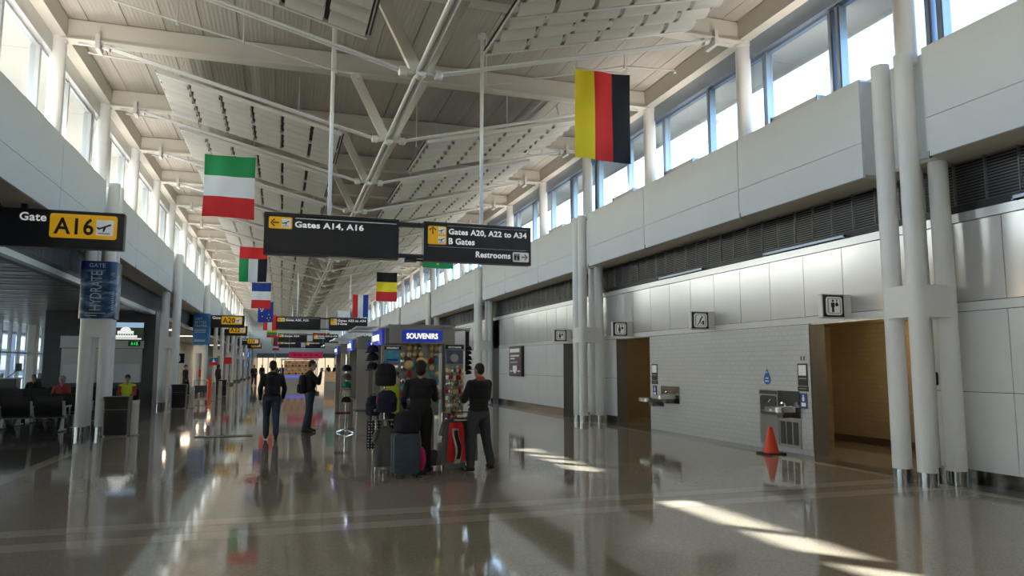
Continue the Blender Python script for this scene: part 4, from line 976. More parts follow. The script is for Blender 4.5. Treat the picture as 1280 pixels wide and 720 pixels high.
# luggage trolley
t = thing('luggage_trolley', 'chrome luggage trolley standing by the columns', 'trolley', (-3.55, 36.3, 0))
for x in (-.3, .3): MB().path([(x, -.3, .12), (x, .35, .12), (x, .42, 1.02)], .018).build('side_rail', 'chrome', t, True)
for z in (.5, .75, 1.02): MB().cyl((-.3, .39 if z > .6 else .38, z), (.3, .39, z), .016, n=8).build('cross_bar', 'chrome', t, True)
MB().box(-.29, .29, -.3, .36, .12, .15).build('deck', 'steel', t); MB().box(-.27, .27, .30, .36, .45, .78).build('ad_panel', 'dark_steel', t)
for x in (-.27, .27):
    for y in (-.25, .3): MB().lathe([(0, -.015), (.055, -.015), (.055, .015), (0, .015)], (x, y, .06), 12, 'X').build('wheel', 'bin_black', t)
# tv and clock on the dark wall
mat('screen_dark', (.01, .02, .01), .2, var=.5, emit=(.03, .05, .03), estr=.2, scale=9); mat('screen_sky', (.3, .4, .5), .3, emit=(.28, .40, .55), estr=.3); mat('screen_white', (.8, .8, .8), .3, emit=(.85, .84, .80), estr=.28); mat('led_green', (.02, .5, .1), .4, emit=(.03, .9, .15), estr=.5)
t = thing('wall_screen', 'wall screen showing a white domed building on the dark tiled wall', 'screen', (-6.2, DY - .06, 2.75))
MB().box(-.70, .70, -.05, .06, -.02, .76).build('bezel', 'sign_black', t); MB().box(-.67, .67, -.055, -.05, .01, .73).build('picture', 'screen_dark', t); MB().box(-.67, .67, -.057, -.055, .52, .73).build('picture_sky', 'screen_sky', t)
m = MB(); m.box(-.30, .30, -.062, -.057, .26, .38); m.box(-.44, .44, -.060, -.056, .10, .20); m.prism([(-.2, .38)] + [(.2 * math.cos(R(a)), .38 + .17 * math.sin(R(a))) for a in range(180, -1, -20)], 'Y', -.062, -.057)
for i in range(7): m.box(-.28 + i * .09, -.25 + i * .09, -.0615, -.057, .18, .28)
m.box(-.60, .60, -.0592, -.056, .03, .08); m.build('picture_dome', 'screen_white', t)
t = thing('led_clock', 'small green digital display under the wall screen', 'clock', (-5.85, DY - .14, 2.50)); MB().box(-.22, .22, -.03, .04, 0, .20).build('case', 'sign_black', t)
o = text('digits', '3:12', .2, (-.12, -.032, .05), 'led_green', t); fit(o, .26, .11)
tag(MB().rbox(-6.05, -5.83, DY - .02, DY - .001, 1.18, 1.42, r=.02, axis='Y').build('wall_notice', 'panel_white'), 'small white notice plate on the dark tiled wall', 'notice')
# lounge desks and amber sign near the glazing
for x, y, lab in ((-12.0, 38.5, 'black gate podium with monitor by the lounge glazing'), (-10.3, 38.8, 'second black gate podium with a slanted screen beside the first')):
    t = thing('gate_podium', lab, 'podium', (x, y, 0), group='gate podiums')
    MB().rbox(-.55, .55, -.35, .35, 0, 1.10, r=.04).build('cabinet', 'bin_black', t); MB().rbox(-.6, .6, -.40, .40, 1.10, 1.15, r=.04).build('counter', 'dark_steel', t)
    MB().bar((.1, 0, 1.15), (.55, 0, 1.55), .05, .03).build('monitor_arm', 'bin_black', t); MB().box(.45, .60, -.18, .18, 1.45, 1.80).build('monitor', 'sign_black', t); MB().box(-.45, -.1, -.15, .15, 1.15, 1.35).build('printer', 'dark_steel', t)
t = thing('lounge_sign', 'small hanging black and amber gate digit sign in the lounge', 'sign', (-10.5, 40.0, 2.4)); MB().box(-.28, .10, -.06, .06, 0, .55).build('case', 'sign_black', t); MB().box(-.20, .08, -.065, -.06, .08, .5).build('amber_panel', 'amber', t); MB().cyl((-.1, 0, .55), (-.1, 0, 1.54), .02, n=6).build('hanger', 'sign_frame', t)
# queue lane things farther along
for x, y, h, c, lab in ((-4.9, 39.5, 2.3, 'sign_black', 'black lane sign on a pole with a white digit'), (-4.2, 50.5, 2.2, 'banner_blue', 'blue and red advertising stand past the blue banner'), (-4.6, 47.5, 1.5, 'cloth_red', 'red lane sign on a thin pole beside the blue banner'), (-3.7, 56.0, 2.3, 'cloth_red', 'red lane sign on a thin pole near gate A22')):
    t = thing('lane_sign', lab, 'sign', (x, y, 0), group='lane signs by the gates'); MB().cyl((0, 0, .02), (0, 0, h - .45), .025, n=8).build('pole', 'seat_silver', t); MB().lathe([(0, 0), (.2, 0), (.2, .02), (0, .03)]).build('foot', 'dark_steel', t); MB().box(-.25, .25, -.03, .03, h - .48, h).build('panel', c, t)
    if 'digit' in lab: fit(text('digit', '3', .2, (-.07, -.035, h - .40), 'icon_white', t), .14, .30)
    if 'blue' in lab and 'red' in lab and 'stand' in lab: MB().box(-.25, .25, -.035, -.03, h - .48, h - .28).build('red_panel', 'cloth_red', t); MB().prism([(-.1, h - .28), (.1, h - .28), (0, h - .05)], 'Y', -.036, -.03).build('white_peak', 'icon_white', t)
p = at(260, 493, 'Z', 0)
tag(MB().rbox(p.x - .16, p.x + .16, p.y, p.y + .3, 0, .95, r=.05).build('fire_cabinet', 'cone_orange'), 'bright orange cabinet standing past the luggage trolley', 'cabinet')
# floor plate
tag(MB().box(-1.92, -.62, 18.75, 19.15, 0, .012).build('floor_mat', 'recess_grey'), 'thin dark floor plate on the terrazzo', 'floor plate')
# small monitors under the far lounge soffit
mat('screen_blue', (.05, .2, .5), .3, emit=(.10, .35, .9), estr=.35); mat('screen_pale', (.6, .7, .8), .3, emit=(.6, .75, .95), estr=.3)
for i, (px_, py_, Yd, c) in enumerate(((308, 434, 66, 'screen_pale'), (312, 442, 72, 'screen_blue'), (302, 443, 62, 'screen_pale'), (311, 446, 70, 'screen_blue'), (307, 456, 66, 'screen_blue'))):
    p = at(px_, py_, 'X', -4.75); t = thing('flight_monitor', ['pale glowing', 'blue glowing'][c == 'screen_blue'] + ' flight monitor hanging along the far lounge side', 'monitor', p, group='far flight monitors')
    MB().box(-.30, .30, 0, .08, -.28, .28).build('case', 'sign_black', t); MB().box(-.27, .27, -.006, 0, -.25, .25).build('screen', c, t)
    MB().cyl((0, .04, .28), (0, .04, 4.735 - p.z), .02, n=6).build('hanger', 'sign_frame', t)

# ================================================================== FAR STALL WITH PINK BANNER
mat('banner_pink', (.55, .03, .12), .6, var=.08, emit=(.55, .03, .12), estr=.06)
mat('warm_display', (.5, .35, .2), .4, var=.6, scale=4, emit=(1, .66, .35), estr=.05)
mat('blue_glow', (.2, .3, .9), .4, emit=(.15, .22, .95), estr=.12)
t = thing('pink_banner', 'long pink banner hanging across the middle of the far hall', 'banner', (1.83, 60, 2.28)); MB().grid(lambda u, v: ((u - .5) * 2.6, .03 * math.sin(9 * u), v * .52 - .03 * math.sin(math.pi * u)), 16, 3).build('cloth', 'banner_pink', t, True)
for s in (-1, 1): MB().cyl((s * 1.3, 0, .5), (s * 1.3, 0, 8.9 - 2.28), .006, n=5).build('hanging_wire', 'tie_rod', t)
for i in range(5): MB().box(-1.0 + i * .42, -.75 + i * .42, -.045, -.04, .2, .32).build('print_mark', 'cloth_deepred', t)
t = thing('snack_stall', 'lit snack stall with warm display under the pink banner', 'stall', (1.4, 62, 0))
MB().rbox(-1.3, 1.3, -.5, .5, 0, .95, r=.05).build('counter', 'steel', t); MB().box(-1.25, 1.25, -.52, -.50, .70, .92).build('glow_strip', 'blue_glow', t); MB().box(-1.2, 1.2, .30, .35, .95, 2.1).build('back_board', 'warm_display', t)
for z in (1.25, 1.55, 1.85): MB().box(-1.2, 1.2, -.1, .30, z, z + .02).build('shelf', 'dark_steel', t)
for j, z in enumerate((.97, 1.29, 1.59, 1.89)):
    for i in range(9): MB().ell((-1.05 + i * .26, .05, z + .09), (.10, .08, .08), 8, 5).build('pastry', ['gold', 'cloth_cream', 'cloth_deepred', 'warm_display'][(i * 2 + j) % 4], t, True)
MB().box(-1.5, 1.5, -.7, .7, 2.15, 2.25).build('canopy', 'cap_metal', t)
for x in (-1.4, 1.4): MB().cyl((x, 0, 0), (x, 0, 2.15), .04, n=8).build('post', 'steel', t, True)
for i in range(4):
    x = 3.2 + i * .75; t = thing('shop_shelf', 'glowing glass display case beside the far snack stall', 'display case', (x, 52 + (i % 2) * 1.5, 0), group='far display cases')
    MB().box(-.33, .33, -.25, .25, 0, .6).build('base', 'steel', t); MB().box(-.33, .33, -.25, .25, .6, 1.25).build('lit_case', 'warm_display', t); MB().box(-.36, .36, -.28, .28, 1.25, 1.29).build('top', 'dark_steel', t)

# ================================================================== SOUVENIR KIOSKS
mat('sign_blue', (.015, .035, .36), .35, var=.06, emit=(.02, .05, .55), estr=.10)
mat('canopy_white', (.75, .80, .78), .3, var=.04)
mat('letter_cream', (.95, .92, .80), .4, emit=(1, .97, .8), estr=.35)
def kiosk(x0, x1, y0, y1, z, label, pw=.08, clear=0.0):
    t = thing('souvenir_kiosk', label, 'kiosk', ((x0 + x1) / 2, y0, 0), group='souvenir kiosks'); ox = (x0 + x1) / 2
    w_ = (x1 - x0) / 2; d = y1 - y0
    for sx in (-1, 1):
        for yy in (.07 + (clear if sx < 0 else 0), d - .07): MB().box(sx * (w_ - pw) - pw, sx * (w_ - pw) + pw, yy - .07, yy + .07, 0, z - .28).build('post', 'steel', t)
    MB().box(-w_, w_, 0, .12, z - .29, z).build('header', 'kiosk_grey', t); MB().box(-w_, w_, d - .12, d, z - .29, z).build('header', 'kiosk_grey', t)
    for sx in (-1, 1): MB().box(sx * w_ - .06, sx * w_ + .06, .12, d - .12, z - .29, z).build('header', 'kiosk_grey', t)
    MB().box(-w_ - .03, w_ + .03, -.02, d + .02, z, z + .03).build('top_frame', 'kiosk_grey', t)
    for sx in (-1, 1):
        for yy in (.1, d * .55): MB().box(*sorted((sx * w_, sx * (w_ + (.34 if sx > 0 else .55)))), yy, yy + d * .36, z - .03, z - .005).build('canopy_shelf', 'canopy_white', t)
    # blue signs: front and lounge side
    rx = .34
    sp_ = MB().box(-rx, rx, -.03, 0, z - .26, z - .06).build('sign_panel', 'sign_blue', t)
    o = text('lettering', 'SOUVENIRS', .2, (-.27, -.032, z - .21), 'letter_cream', sp_, bold=.006); fit(o, .54, .095)
    sp_ = MB().box(-w_ - .10, -w_ - .06, .25, d * .75, z - .30, z - .04).build('sign_panel', 'sign_blue', t)
    o = text('lettering', 'SOUVENIRS', .2, (-w_ - .105, d * .70, z - .22), 'letter_cream', sp_, rot=(90, 0, -90), bold=.006); fit(o, d * .40, .11)
    # core wall and base cabinet
    MB().box(-w_ + .16, w_ - .16, d * .5 - .03, d * .5 + .03, .9, z - .29).build('display_wall', 'kiosk_grey', t)
    MB().box(-w_ + .1, w_ - .1, .35 + clear * .7, d - .35, .05, .80).build('cabinet', 'kiosk_grey', t); MB().box(-w_ + .04, w_ - .04, .28 + clear * .7, d - .28, .80, .84).build('counter', 'dark_steel', t)
    return t
kiosk(1.72, 2.80, 12.15, 14.4, 2.36, 'near steel souvenir kiosk with blue SOUVENIRS header crowded with goods', clear=1.0)
kiosk(1.78, 2.95, 18.2, 20.6, 2.38, 'second steel souvenir kiosk behind the crowded one', pw=.14)
kiosk(1.85, 3.0, 24.2, 26.6, 2.38, 'third steel souvenir kiosk farther along the hall', pw=.14)
# display racks leaning on the near kiosk
def px_at(px_, py_, Y): return at(px_, py_, 'Y', Y)
RY = 12.05
t = thing('postcard_rack', 'narrow rack with a blue picture board on the souvenir kiosk', 'rack', (px_at(490, 500, RY).x, RY, 0))
a, b = px_at(479, 500, RY).x - t.location.x, px_at(500, 500, RY).x - t.location.x
MB().box(a, b, 0, .04, 1.60, 2.04).build('back_board', 'kiosk_grey', t); MB().cyl((a + .03, .02, 0), (a + .03, .02, 1.6), .015, n=8).build('pole', 'chrome', t); MB().box(a - .02, a + .08, -.12, .10, 0, .03).build('foot', 'dark_steel', t); MB().box(a, b, -.02, 0, 1.96, 2.02).build('header_strip', 'print_black', t)
mat('picture_cyan', (.05, .35, .5), .3, var=.5, scale=12); MB().box(a + .02, b - .02, -.02, 0, 1.73, 1.95).build('picture', 'picture_cyan', t)
for z, c in ((1.78, 'cloth_blue'), (1.71, 'cloth_red'), (1.67, 'letter_white')): MB().box(a + .04, b - .05, -.025, -.02, z, z + .03).build('picture_line', c, t)
fit(text('lettering', 'MONUMENTS', .1, (a + .04, -.022, 1.975), 'letter_white', t), .2, .03)
t = thing('keychain_rack', 'tall grey pegboard rack covered with keychains on the souvenir kiosk', 'rack', (px_at(567, 500, RY).x, RY, 0))
a2, b2 = px_at(556, 500, RY).x - t.location.x, px_at(579, 500, RY).x - t.location.x; krx = t.location.x
MB().box(a2, b2, 0, .05, .1, 2.06).build('back_board', 'kiosk_grey', t); MB().box(a2 - .02, b2 + .02, -.12, .08, 0, .1).build('foot', 'dark_steel', t); MB().box(a2, b2, -.02, 0, 1.98, 2.05).build('header_strip', 'print_black', t)
mat('picture_navy', (.10, .11, .18), .3, var=.5, scale=14); MB().box(a2 + .02, b2 - .02, -.02, 0, 1.73, 1.96).build('picture', 'picture_navy', t); MB().lathe([(.03, -.022), (.07, -.022), (.07, -.03), (.03, -.03)], (0, 0, 1.83), 14, 'Y').build('picture_ring', 'icon_grey', t)
fit(text('lettering', 'KEYCHAINS', .1, (a2 + .05, -.022, 1.995), 'letter_white', t), .22, .03)
kc = [MB().lathe([(.012, -.002), (.016, 0), (.012, .002)], (0, 0, -.015), 10, 'Y').cyl((0, 0, -.03), (0, 0, -.045), .003, n=5).lathe([(0, -.003), (.022, -.003), (.022, .003), (0, .003)], (0, 0, -.068), 10, 'Y'), MB().cyl((0, 0, 0), (0, 0, -.04), .003, n=5).rbox(-.018, .018, -.004, .004, -.095, -.04, r=.008, axis='Y'), MB().cyl((0, 0, 0), (0, 0, -.04), .003, n=5).ell((0, 0, -.07), (.02, .012, .03), 8, 6)]
kms = [[m.mesh('keychain', c, True) for c in ('gold', 'silver', 'cloth_red', 'print_black')] for m in [MB() for _ in range(0)]]
def kmesh(i, c):
    m = MB(); m.v = list(kc[i].v); m.f = list(kc[i].f); m.v = [(p_[0] * 1.35, p_[1] * 1.2, p_[2] * 1.25) for p_ in m.v]; m.m = [0] * len(m.f); return m.mesh('keychain', c, True)
KM = {(i, c): kmesh(i, c) for i in range(3) for c in ('gold', 'silver', 'cloth_deepred', 'picture_navy')}
rng = random.Random(3)
for j in range(8):
    for i in range(7):
        x = krx + a2 + .025 + i * (b2 - a2 - .05) / 6 + rng.uniform(-.006, .006); c = rng.choice(['gold', 'gold', 'gold', 'gold', 'silver', 'silver', 'cloth_deepred', 'picture_navy'])
        q = rng.randrange(3)
        tag(link('keychain', KM[q, c], None, (x, RY - .03, 1.70 - j * .115 + rng.uniform(-.01, .01))), '%s %s keychain hanging on the grey keychain rack' % ({'gold': 'gold', 'silver': 'silver', 'cloth_deepred': 'red', 'picture_navy': 'navy'}[c], ['round', 'oblong', 'egg shaped'][q]), 'keychain', 'keychains on the rack')
# ornaments and magnets between the racks
xa, xb = px_at(503, 460, 12.3).x, px_at(548, 460, 12.3).x
o = MB().box(xa - .03, xb + .03, 12.40, 12.44, .85, 2.07).build('ornament_board', 'kiosk_grey'); tag(o, 'grey pegboard filled with ornaments inside the near kiosk', 'pegboard')
OR = {c: MB().ell((0, 0, 0), (.042, .036, .050), 10, 7).cyl((0, 0, .04), (0, 0, .06), .006, n=6).mesh('ornament', c, True) for c in ('gold', 'silver', 'cloth_deepred', 'picture_cyan')}
for j in range(9):
    for i in range(7):
        if rng.random() < .12: continue
        c = rng.choice(['gold', 'gold', 'silver', 'gold', 'picture_cyan', 'cloth_deepred']) if j < 6 else rng.choice(['silver', 'picture_cyan', 'cloth_deepred'])
        tag(link('ornament', OR[c], None, (xa + .02 + i * (xb - xa) / 6.4 + rng.uniform(-.01, .01), 12.36 - rng.uniform(0, .05), 2.00 - j * .112 + rng.uniform(-.003, .003))), '%s ball ornament hanging on the kiosk pegboard' % {'gold': 'gold', 'silver': 'silver', 'cloth_deepred': 'red', 'picture_cyan': 'cyan'}[c], 'ornament', 'ornaments on the pegboard')
for i, (px_, py_) in enumerate(((512, 456), (527, 452))):
    p = px_at(px_, py_, 12.2); o = MB().lathe([(0, -.01), (.05, -.01), (.072, .0), (.078, .004), (.070, .008), (0, .004)], (0, 0, 0), 20, 'Y').build('souvenir_plate', 'gold', None, True); o.location = (p.x, 12.27, p.z); tag(o, ['small', 'larger'][i] + ' gold souvenir plate hanging among the ornaments', 'plate')
# caps, bags and shirts
def cap(x, y, z, c, brim, label, group, rz=0.0, sc=1.0):
    t = thing('cap', label, 'cap', (x, y, z), rz, group=group); t.scale = (sc, sc, sc)
    MB().lathe([(.095, 0), (.10, .03), (.088, .08), (.055, .115), (.0, .128)], n=16).build('crown', c, t, True)
    m = MB(); m.grid(lambda u, v: (.095 * math.cos(math.pi * (1.1 + .8 * u)) * (1 + .0 * v), .085 * math.sin(math.pi * (1.1 + .8 * u)) - .075 * v * math.sin(math.pi * u), .005 - .02 * v * v), 10, 3); m.grid(lambda u, v: (.095 * math.cos(math.pi * (1.1 + .8 * u)), .085 * math.sin(math.pi * (1.1 + .8 * u)) - .075 * v * math.sin(math.pi * u), .011 - .02 * v * v), 10, 3)
    m.build('brim', brim, t, True); MB().ell((0, 0, .128), (.012, .012, .006), 8, 4).build('button', brim, t, True)
for i, (py_, c, br) in enumerate(((440, 'cloth_navy', 'cloth_black'), (450, 'cloth_black', 'cloth_navy'), (462, 'cloth_black', 'cloth_grey'))):
    p = px_at(466, py_, 12.6); cap(p.x, 12.6, p.z, c, br, ['navy cap hung highest', 'black cap with navy brim hung', 'black cap with grey brim hung'][i] + ' on the side of the near kiosk', 'caps on the kiosk side', -.9)
for i in range(6):
    p = px_at(582, 437 + i * 6.2, 12.1); cap(p.x + .075, 12.19, p.z, 'cloth_black', 'icon_white' if i % 2 else 'cloth_black', 'black cap with %s brim on the strip beside the keychain rack' % ('white' if i % 2 else 'black'), 'caps beside the keychain rack', 1.2, .55)
p = px_at(582, 450, 12.1); t = thing('cap_strip', 'narrow black display strip carrying small caps beside the keychain rack', 'display strip', (p.x + .075, 12.29, 1.6)); MB().box(-.035, .035, 0, .012, 0, .70).build('strip', 'print_black', t); MB().box(-.05, .05, -.004, .03, .69, .715).build('top_clip', 'dark_steel', t)
for i in range(6): MB().cyl((0, 0, px_at(582, 437 + i * 6.2, 12.1).z - 1.6 - .008), (0, -.03, px_at(582, 437 + i * 6.2, 12.1).z - 1.6 - .008), .004, n=6).build('peg', 'chrome', t)
def backpack(x, y, z, w_, h_, d, c, c2, label, straps=False, rz=0.0):
    t = thing('backpack', label, 'bag', (x, y, z), rz)
    m = MB(); m.lathe([(0, 0), (.80, .02), (1, .12), (1, .6), (.85, .88), (.45, 1), (0, 1.0)], n=20); m.v = [(v[0] * w_ / 2, v[1] * d / 2, v[2] * h_) for v in m.v]; m.build('body', c, t, True)
    m = MB(); m.lathe([(0, 0), (.85, .03), (1, .2), (.9, .85), (0, 1)], n=16); m.v = [(v[0] * w_ * .34, v[1] * d * .22 - d * .42, v[2] * h_ * .48 + h_ * .06) for v in m.v]; m.build('front_pocket', c, t, True)
    m = MB(); pts = [(w_ * .50 * math.cos(R(a)), -d * .12, h_ * .52 + h_ * .46 * math.sin(R(a))) for a in range(-20, 201, 20)]; m.path(pts, .010, 6); m.build('piping', c2, t, True)
    MB().path([(-.05, d * .2, h_ * .97), (-.03, d * .2, h_ * 1.08), (.03, d * .2, h_ * 1.08), (.05, d * .2, h_ * .97)], .010, 6).build('handle', c2, t, True)
    return t
p = px_at(482, 483, 11.86); backpack(p.x, 11.86, p.z, .34, .37, .22, 'cloth_black', 'cloth_grey', 'black rounded bag hanging above the pink trimmed backpack')
p = px_at(483, 516, 11.9); backpack(p.x, 11.9, p.z, .33, .36, .20, 'cloth_navy', 'cloth_pink', 'dark backpack with pink trim hanging on the near kiosk')
p = px_at(466, 520, 12.45); backpack(p.x, 12.45, p.z, .24, .34, .2, 'cloth_navy', 'cloth_grey', 'navy backpack with grey trim hanging at the kiosk corner')
# hooks for the hanging goods
for px_, py_, Yd, lab in ((482, 456, 11.95, 'above the black rounded bag'), (483, 489, 11.9, 'above the pink trimmed backpack'), (466, 494, 12.3, 'above the navy backpack')):
    p = px_at(px_, py_, Yd); tag(MB().path([(p.x, Yd + .02, p.z + .0), (p.x, Yd + .02, p.z + .03), (p.x, 12.2, p.z + .03)], .006, 6).build('display_hook', 'chrome'), 'chrome display hook ' + lab, 'hook')
# polka dot bag
m_ = bpy.data.materials.new('polka'); m_.use_nodes = True; MATS['polka'] = m_; n = m_.node_tree.nodes; l = m_.node_tree.links; b_ = n['Principled BSDF']; b_.inputs['Roughness'].default_value = .8
tc = n.new('ShaderNodeTexCoord'); vo = n.new('ShaderNodeTexVoronoi'); vo.inputs['Scale'].default_value = 22; vo.inputs['Randomness'].default_value = .15; l.new(tc.outputs['Object'], vo.inputs['Vector'])
lt = n.new('ShaderNodeMath'); lt.operation = 'LESS_THAN'; lt.inputs[1].default_value = .30; l.new(vo.outputs['Distance'], lt.inputs[0]); mx = n.new('ShaderNodeMix'); mx.data_type = 'RGBA'; mx.inputs['A'].default_value = (.012, .012, .02, 1); mx.inputs['B'].default_value = (.75, .75, .75, 1); l.new(lt.outputs[0], mx.inputs['Factor']); l.new(mx.outputs['Result'], b_.inputs['Base Color'])
p = px_at(467, 561, 12.15); t = thing('tote_bag', 'black polka dot tote bag hanging at the kiosk corner', 'bag', (p.x, 12.15, p.z))
MB().rbox(-.115, .115, -.05, .05, 0, .46, r=.03).build('body', 'polka', t)
for dy in (-.045, .045): MB().path([(-.06, dy, .45), (-.05, dy, .62), (.05, dy, .62), (.06, dy, .45)], .009, 6).build('handle', 'cloth_black', t, True)
tag(MB().path([(p.x, 12.15, p.z + .6), (p.x, 12.15, p.z + .63), (p.x + .12, 12.2, p.z + .63), (p.x + .22, 12.25, p.z + .63)], .008, 6).build('display_hook', 'chrome'), 'chrome display hook above the polka dot bag', 'hook')
def shirt(x, y, z, w_, h_, c, label, group, rz=0.0, bottom=.0):
    t = thing('hanging_shirt', label, 'shirt', (x, y, z), rz, group=group)
    m = MB()
    def prof(v): return (.42 + .58 * min(1, v * 4.5)) if v < .25 else 1 - .04 * math.sin(6 * v)
    for s in (-1, 1): m.grid(lambda u, v: ((u - .5) * w_ * prof(v), s * .030 * (1 - (2 * u - 1) ** 2) ** .5 * (.5 + .5 * v) + .015 * math.sin(14 * u + 3 * v) * v, h_ * (1 - v)), 16, 12)
    m.build('body', c, t, True)
    for s in (-1, 1):
        a = MB(); a.cyl((s * w_ * .38, 0, h_ * .93), (s * w_ * .56, .01, h_ * .62), .036, .034, n=10); a.build('sleeve', c, t, True)
    MB().lathe([(.05, 0), (.058, .012), (.05, .024)], (0, 0, h_ * .985), 14).build('collar', c, t, True)
    MB().path([(-w_ * .2, 0, h_ * .97), (0, 0, h_ * 1.04), (w_ * .2, 0, h_ * .97)], .007, 6).build('hanger', 'chrome', t); MB().path([(0, 0, h_ * 1.04), (0, 0, h_ * 1.11)], .005, 6).build('hanger_hook', 'chrome', t)
for i, (px_, py_, c, lab) in enumerate(((478, 588, 'cloth_grey', 'grey shirt hanging low beside the polka dot bag'), (486, 588, 'cloth_navy', 'navy shirt hanging between two grey shirts'), (492, 586, 'icon_grey', 'pale grey shirt hanging behind the blue suitcase'))):
    p = px_at(px_, py_, 11.95); shirt(p.x, 11.62 + .10 * i, .12, .36, .62, c, lab, 'shirts on the low rail', .1)
for i, (px_, c, lab) in enumerate(((559, 'cloth_grey', 'grey shirt hanging under the keychain rack'), (566, 'cloth_deepred', 'dark red shirt hanging behind the red scarf'), (574, 'icon_grey', 'light grey shirt hanging under the keychain rack'), (580, 'cloth_grey', 'second grey shirt hanging next to the red scarf'))):
    p = px_at(px_, 585, 11.95); shirt(p.x, [11.64, 11.807, 11.888, 11.73][i], .14, .34, .70, c, lab, 'shirts under the keychain rack', .05)
for xx0, xx1, zz, lab in ((px_at(470, 530, 11.95).x, px_at(498, 530, 11.95).x, .82, 'beside the blue suitcase'), (px_at(553, 520, 11.95).x, px_at(586, 520, 11.95).x, .92, 'under the keychain rack')):
    t = thing('garment_rail', 'low chrome garment rail ' + lab, 'rail', ((xx0 + xx1) / 2, 11.95, 0)); MB().cyl((xx0, 11.95, zz), (xx1, 11.95, zz), .012, n=8).build('rail', 'chrome', t, world=True)
    for x in (xx0, xx1): MB().cyl((x, 11.95, 0), (x, 11.95, zz), .012, n=8).build('upright', 'chrome', t, world=True)
# red scarf
p = px_at(570, 577, 11.55); t = thing('red_scarf', 'red fringed scarf hanging in front of the grey shirts', 'scarf', (p.x, 11.54, p.z))
m = MB()
for s in (0, 1): m.grid(lambda u, v: ((u - .5) * .30 * (1 - .25 * v), -.02 * math.sin(9 * u) + s * .02, v * .62), 14, 10)
m.build('cloth', 'cloth_red', t, True)
m = MB()
for s in (0, 1): m.grid(lambda u, v: ((u - .5) * .10 + .03 * math.sin(5 * v), -.05 - .02 * math.sin(9 * u) + s * .015, -.02 + v * .55), 5, 12)
m.build('patterned_tie', 'cloth_cream', t, True)
m = MB()
for s in (0, 1): m.grid(lambda u, v: ((u - .5) * .06 + .03 * math.sin(5 * v) + .01, -.075 + s * .01, .05 + v * .45), 3, 10)
m.build('dark_tie', 'cloth_black', t, True)
p2 = px_at(573, 527, 11.68); t = thing('sun_hat', 'pale brimmed hat with black band above the red scarf', 'hat', (p2.x, 11.53, p2.z + .03)); MB().lathe([(.11, 0), (.115, .01), (.065, .02), (.06, .08), (.03, .10), (0, .10)], n=18).build('brim_and_crown', 'cloth_cream', t, True); MB().lathe([(.067, .022), (.068, .045), (.064, .045)], n=18).build('band', 'cloth_black', t, True)
# boxes under the counter
for i, (px_, c) in enumerate(((540, 'cloth_grey'), (549, 'icon_grey'))):
    p = px_at(px_, 580, 12.1); tag(MB().rbox(p.x - .05, p.x + .05, 11.98, 12.12, .05 + i * .0, .30 + i * .12, r=.01).build('goods_box', c), ['dark grey', 'pale grey'][i] + ' goods box on the kiosk floor beside the black dressed shopper', 'box')
# second kiosk goods: stack of hats on a stand
hx = px_at(432, 500, 19.0).x
t = thing('hat_stand', 'slim chrome hat stand beside the second kiosk', 'stand', (hx, 19.0, 0)); t_stand = t; MB().cyl((0, 0, .03), (0, 0, 1.98), .015, n=8).build('pole', 'chrome', t)
for a in range(4): MB().bar((0, 0, .10), (.28 * math.cos(R(a * 90 + 45)), .28 * math.sin(R(a * 90 + 45)), .015), .025, .02).build('leg', 'chrome', t)
MB().box(-.25, .12, -.12, .12, .48, .52).build('tray', 'cloth_maroon', t)
for i, (py_, c, br, lab) in enumerate(((463, 'cloth_black', 'cloth_black', 'black hat topmost'), (474, 'cloth_grey', 'cloth_grey', 'grey hat second'), (484, 'cloth_teal', 'cloth_teal', 'teal hat third'), (493, 'cloth_cream', 'cloth_cream', 'cream hat fourth'), (503, 'cloth_black', 'cloth_cream', 'black and cream hat lowest'))):
    p = px_at(432, py_, 18.9); MB().cyl((0, 0, p.z - .010), (0, -.17, p.z - .010), .006, n=6).build('peg', 'chrome', t_stand); cap(hx, 18.83, p.z, c, br, lab + ' on the chrome hat stand', 'hats on the stand', 0, 1.2)
tag(MB().rbox(px_at(461, 505, 16).x, px_at(470, 505, 16).x, 16.0, 16.3, .75, .92, r=.02).build('goods_box', 'cloth_pink'), 'small pink and blue goods box on a stool between the kiosks', 'box')
t = thing('stool', 'low steel stool between the first and second kiosk', 'stool', (px_at(458, 515, 16).x, 16.15, 0)); MB().rbox(-.28, .28, -.2, .2, .71, .75, r=.04).build('seat', 'dark_steel', t)
for x, y in ((-.22, -.14), (.22, -.14), (-.22, .14), (.22, .14)): MB().cyl((x, y, 0), (x * .9, y * .9, .71), .013, n=8).build('leg', 'chrome', t)

# ================================================================== LUGGAGE
mat('case_blue', (.045, .075, .12), .35, var=.12, bump=.2, bscale=20); mat('rubber', (.01, .01, .01), .6)
p = px_at(506, 593, 11.25)
t = thing('suitcase', 'blue hard shell suitcase with ribbed front standing by the shopper in black', 'suitcase', (p.x, 11.25, 0), .1)
sh_ = MB().rbox(-.20, .20, -.13, .13, .06, .66, r=.045, axis='Y').build('shell', 'case_blue', t, True)
for i in range(5):
    z = .12 + i * .105
    MB().bar((-.17, -.135, z), (0, -.135, z + .06), .012, .03, up=(0, 1, 0)).build('rib', 'case_blue', sh_); MB().bar((0, -.135, z + .06), (.17, -.135, z), .012, .03, up=(0, 1, 0)).build('rib', 'case_blue', sh_)
MB().rbox(-.203, .203, -.012, .012, .058, .662, r=.045, axis='Y').build('zip_band', 'rubber', t)
for x in (-.16, .16):
    for y in (-.09, .09): MB().lathe([(0, -.012), (.03, -.012), (.03, .012), (0, .012)], (x, y, .03), 10, 'X').build('wheel', 'rubber', t)
MB().path([(-.10, .10, .66), (-.10, .10, .95), (.10, .10, .95), (.10, .10, .66)], .010, 8).build('pull_handle', 'chrome', t)
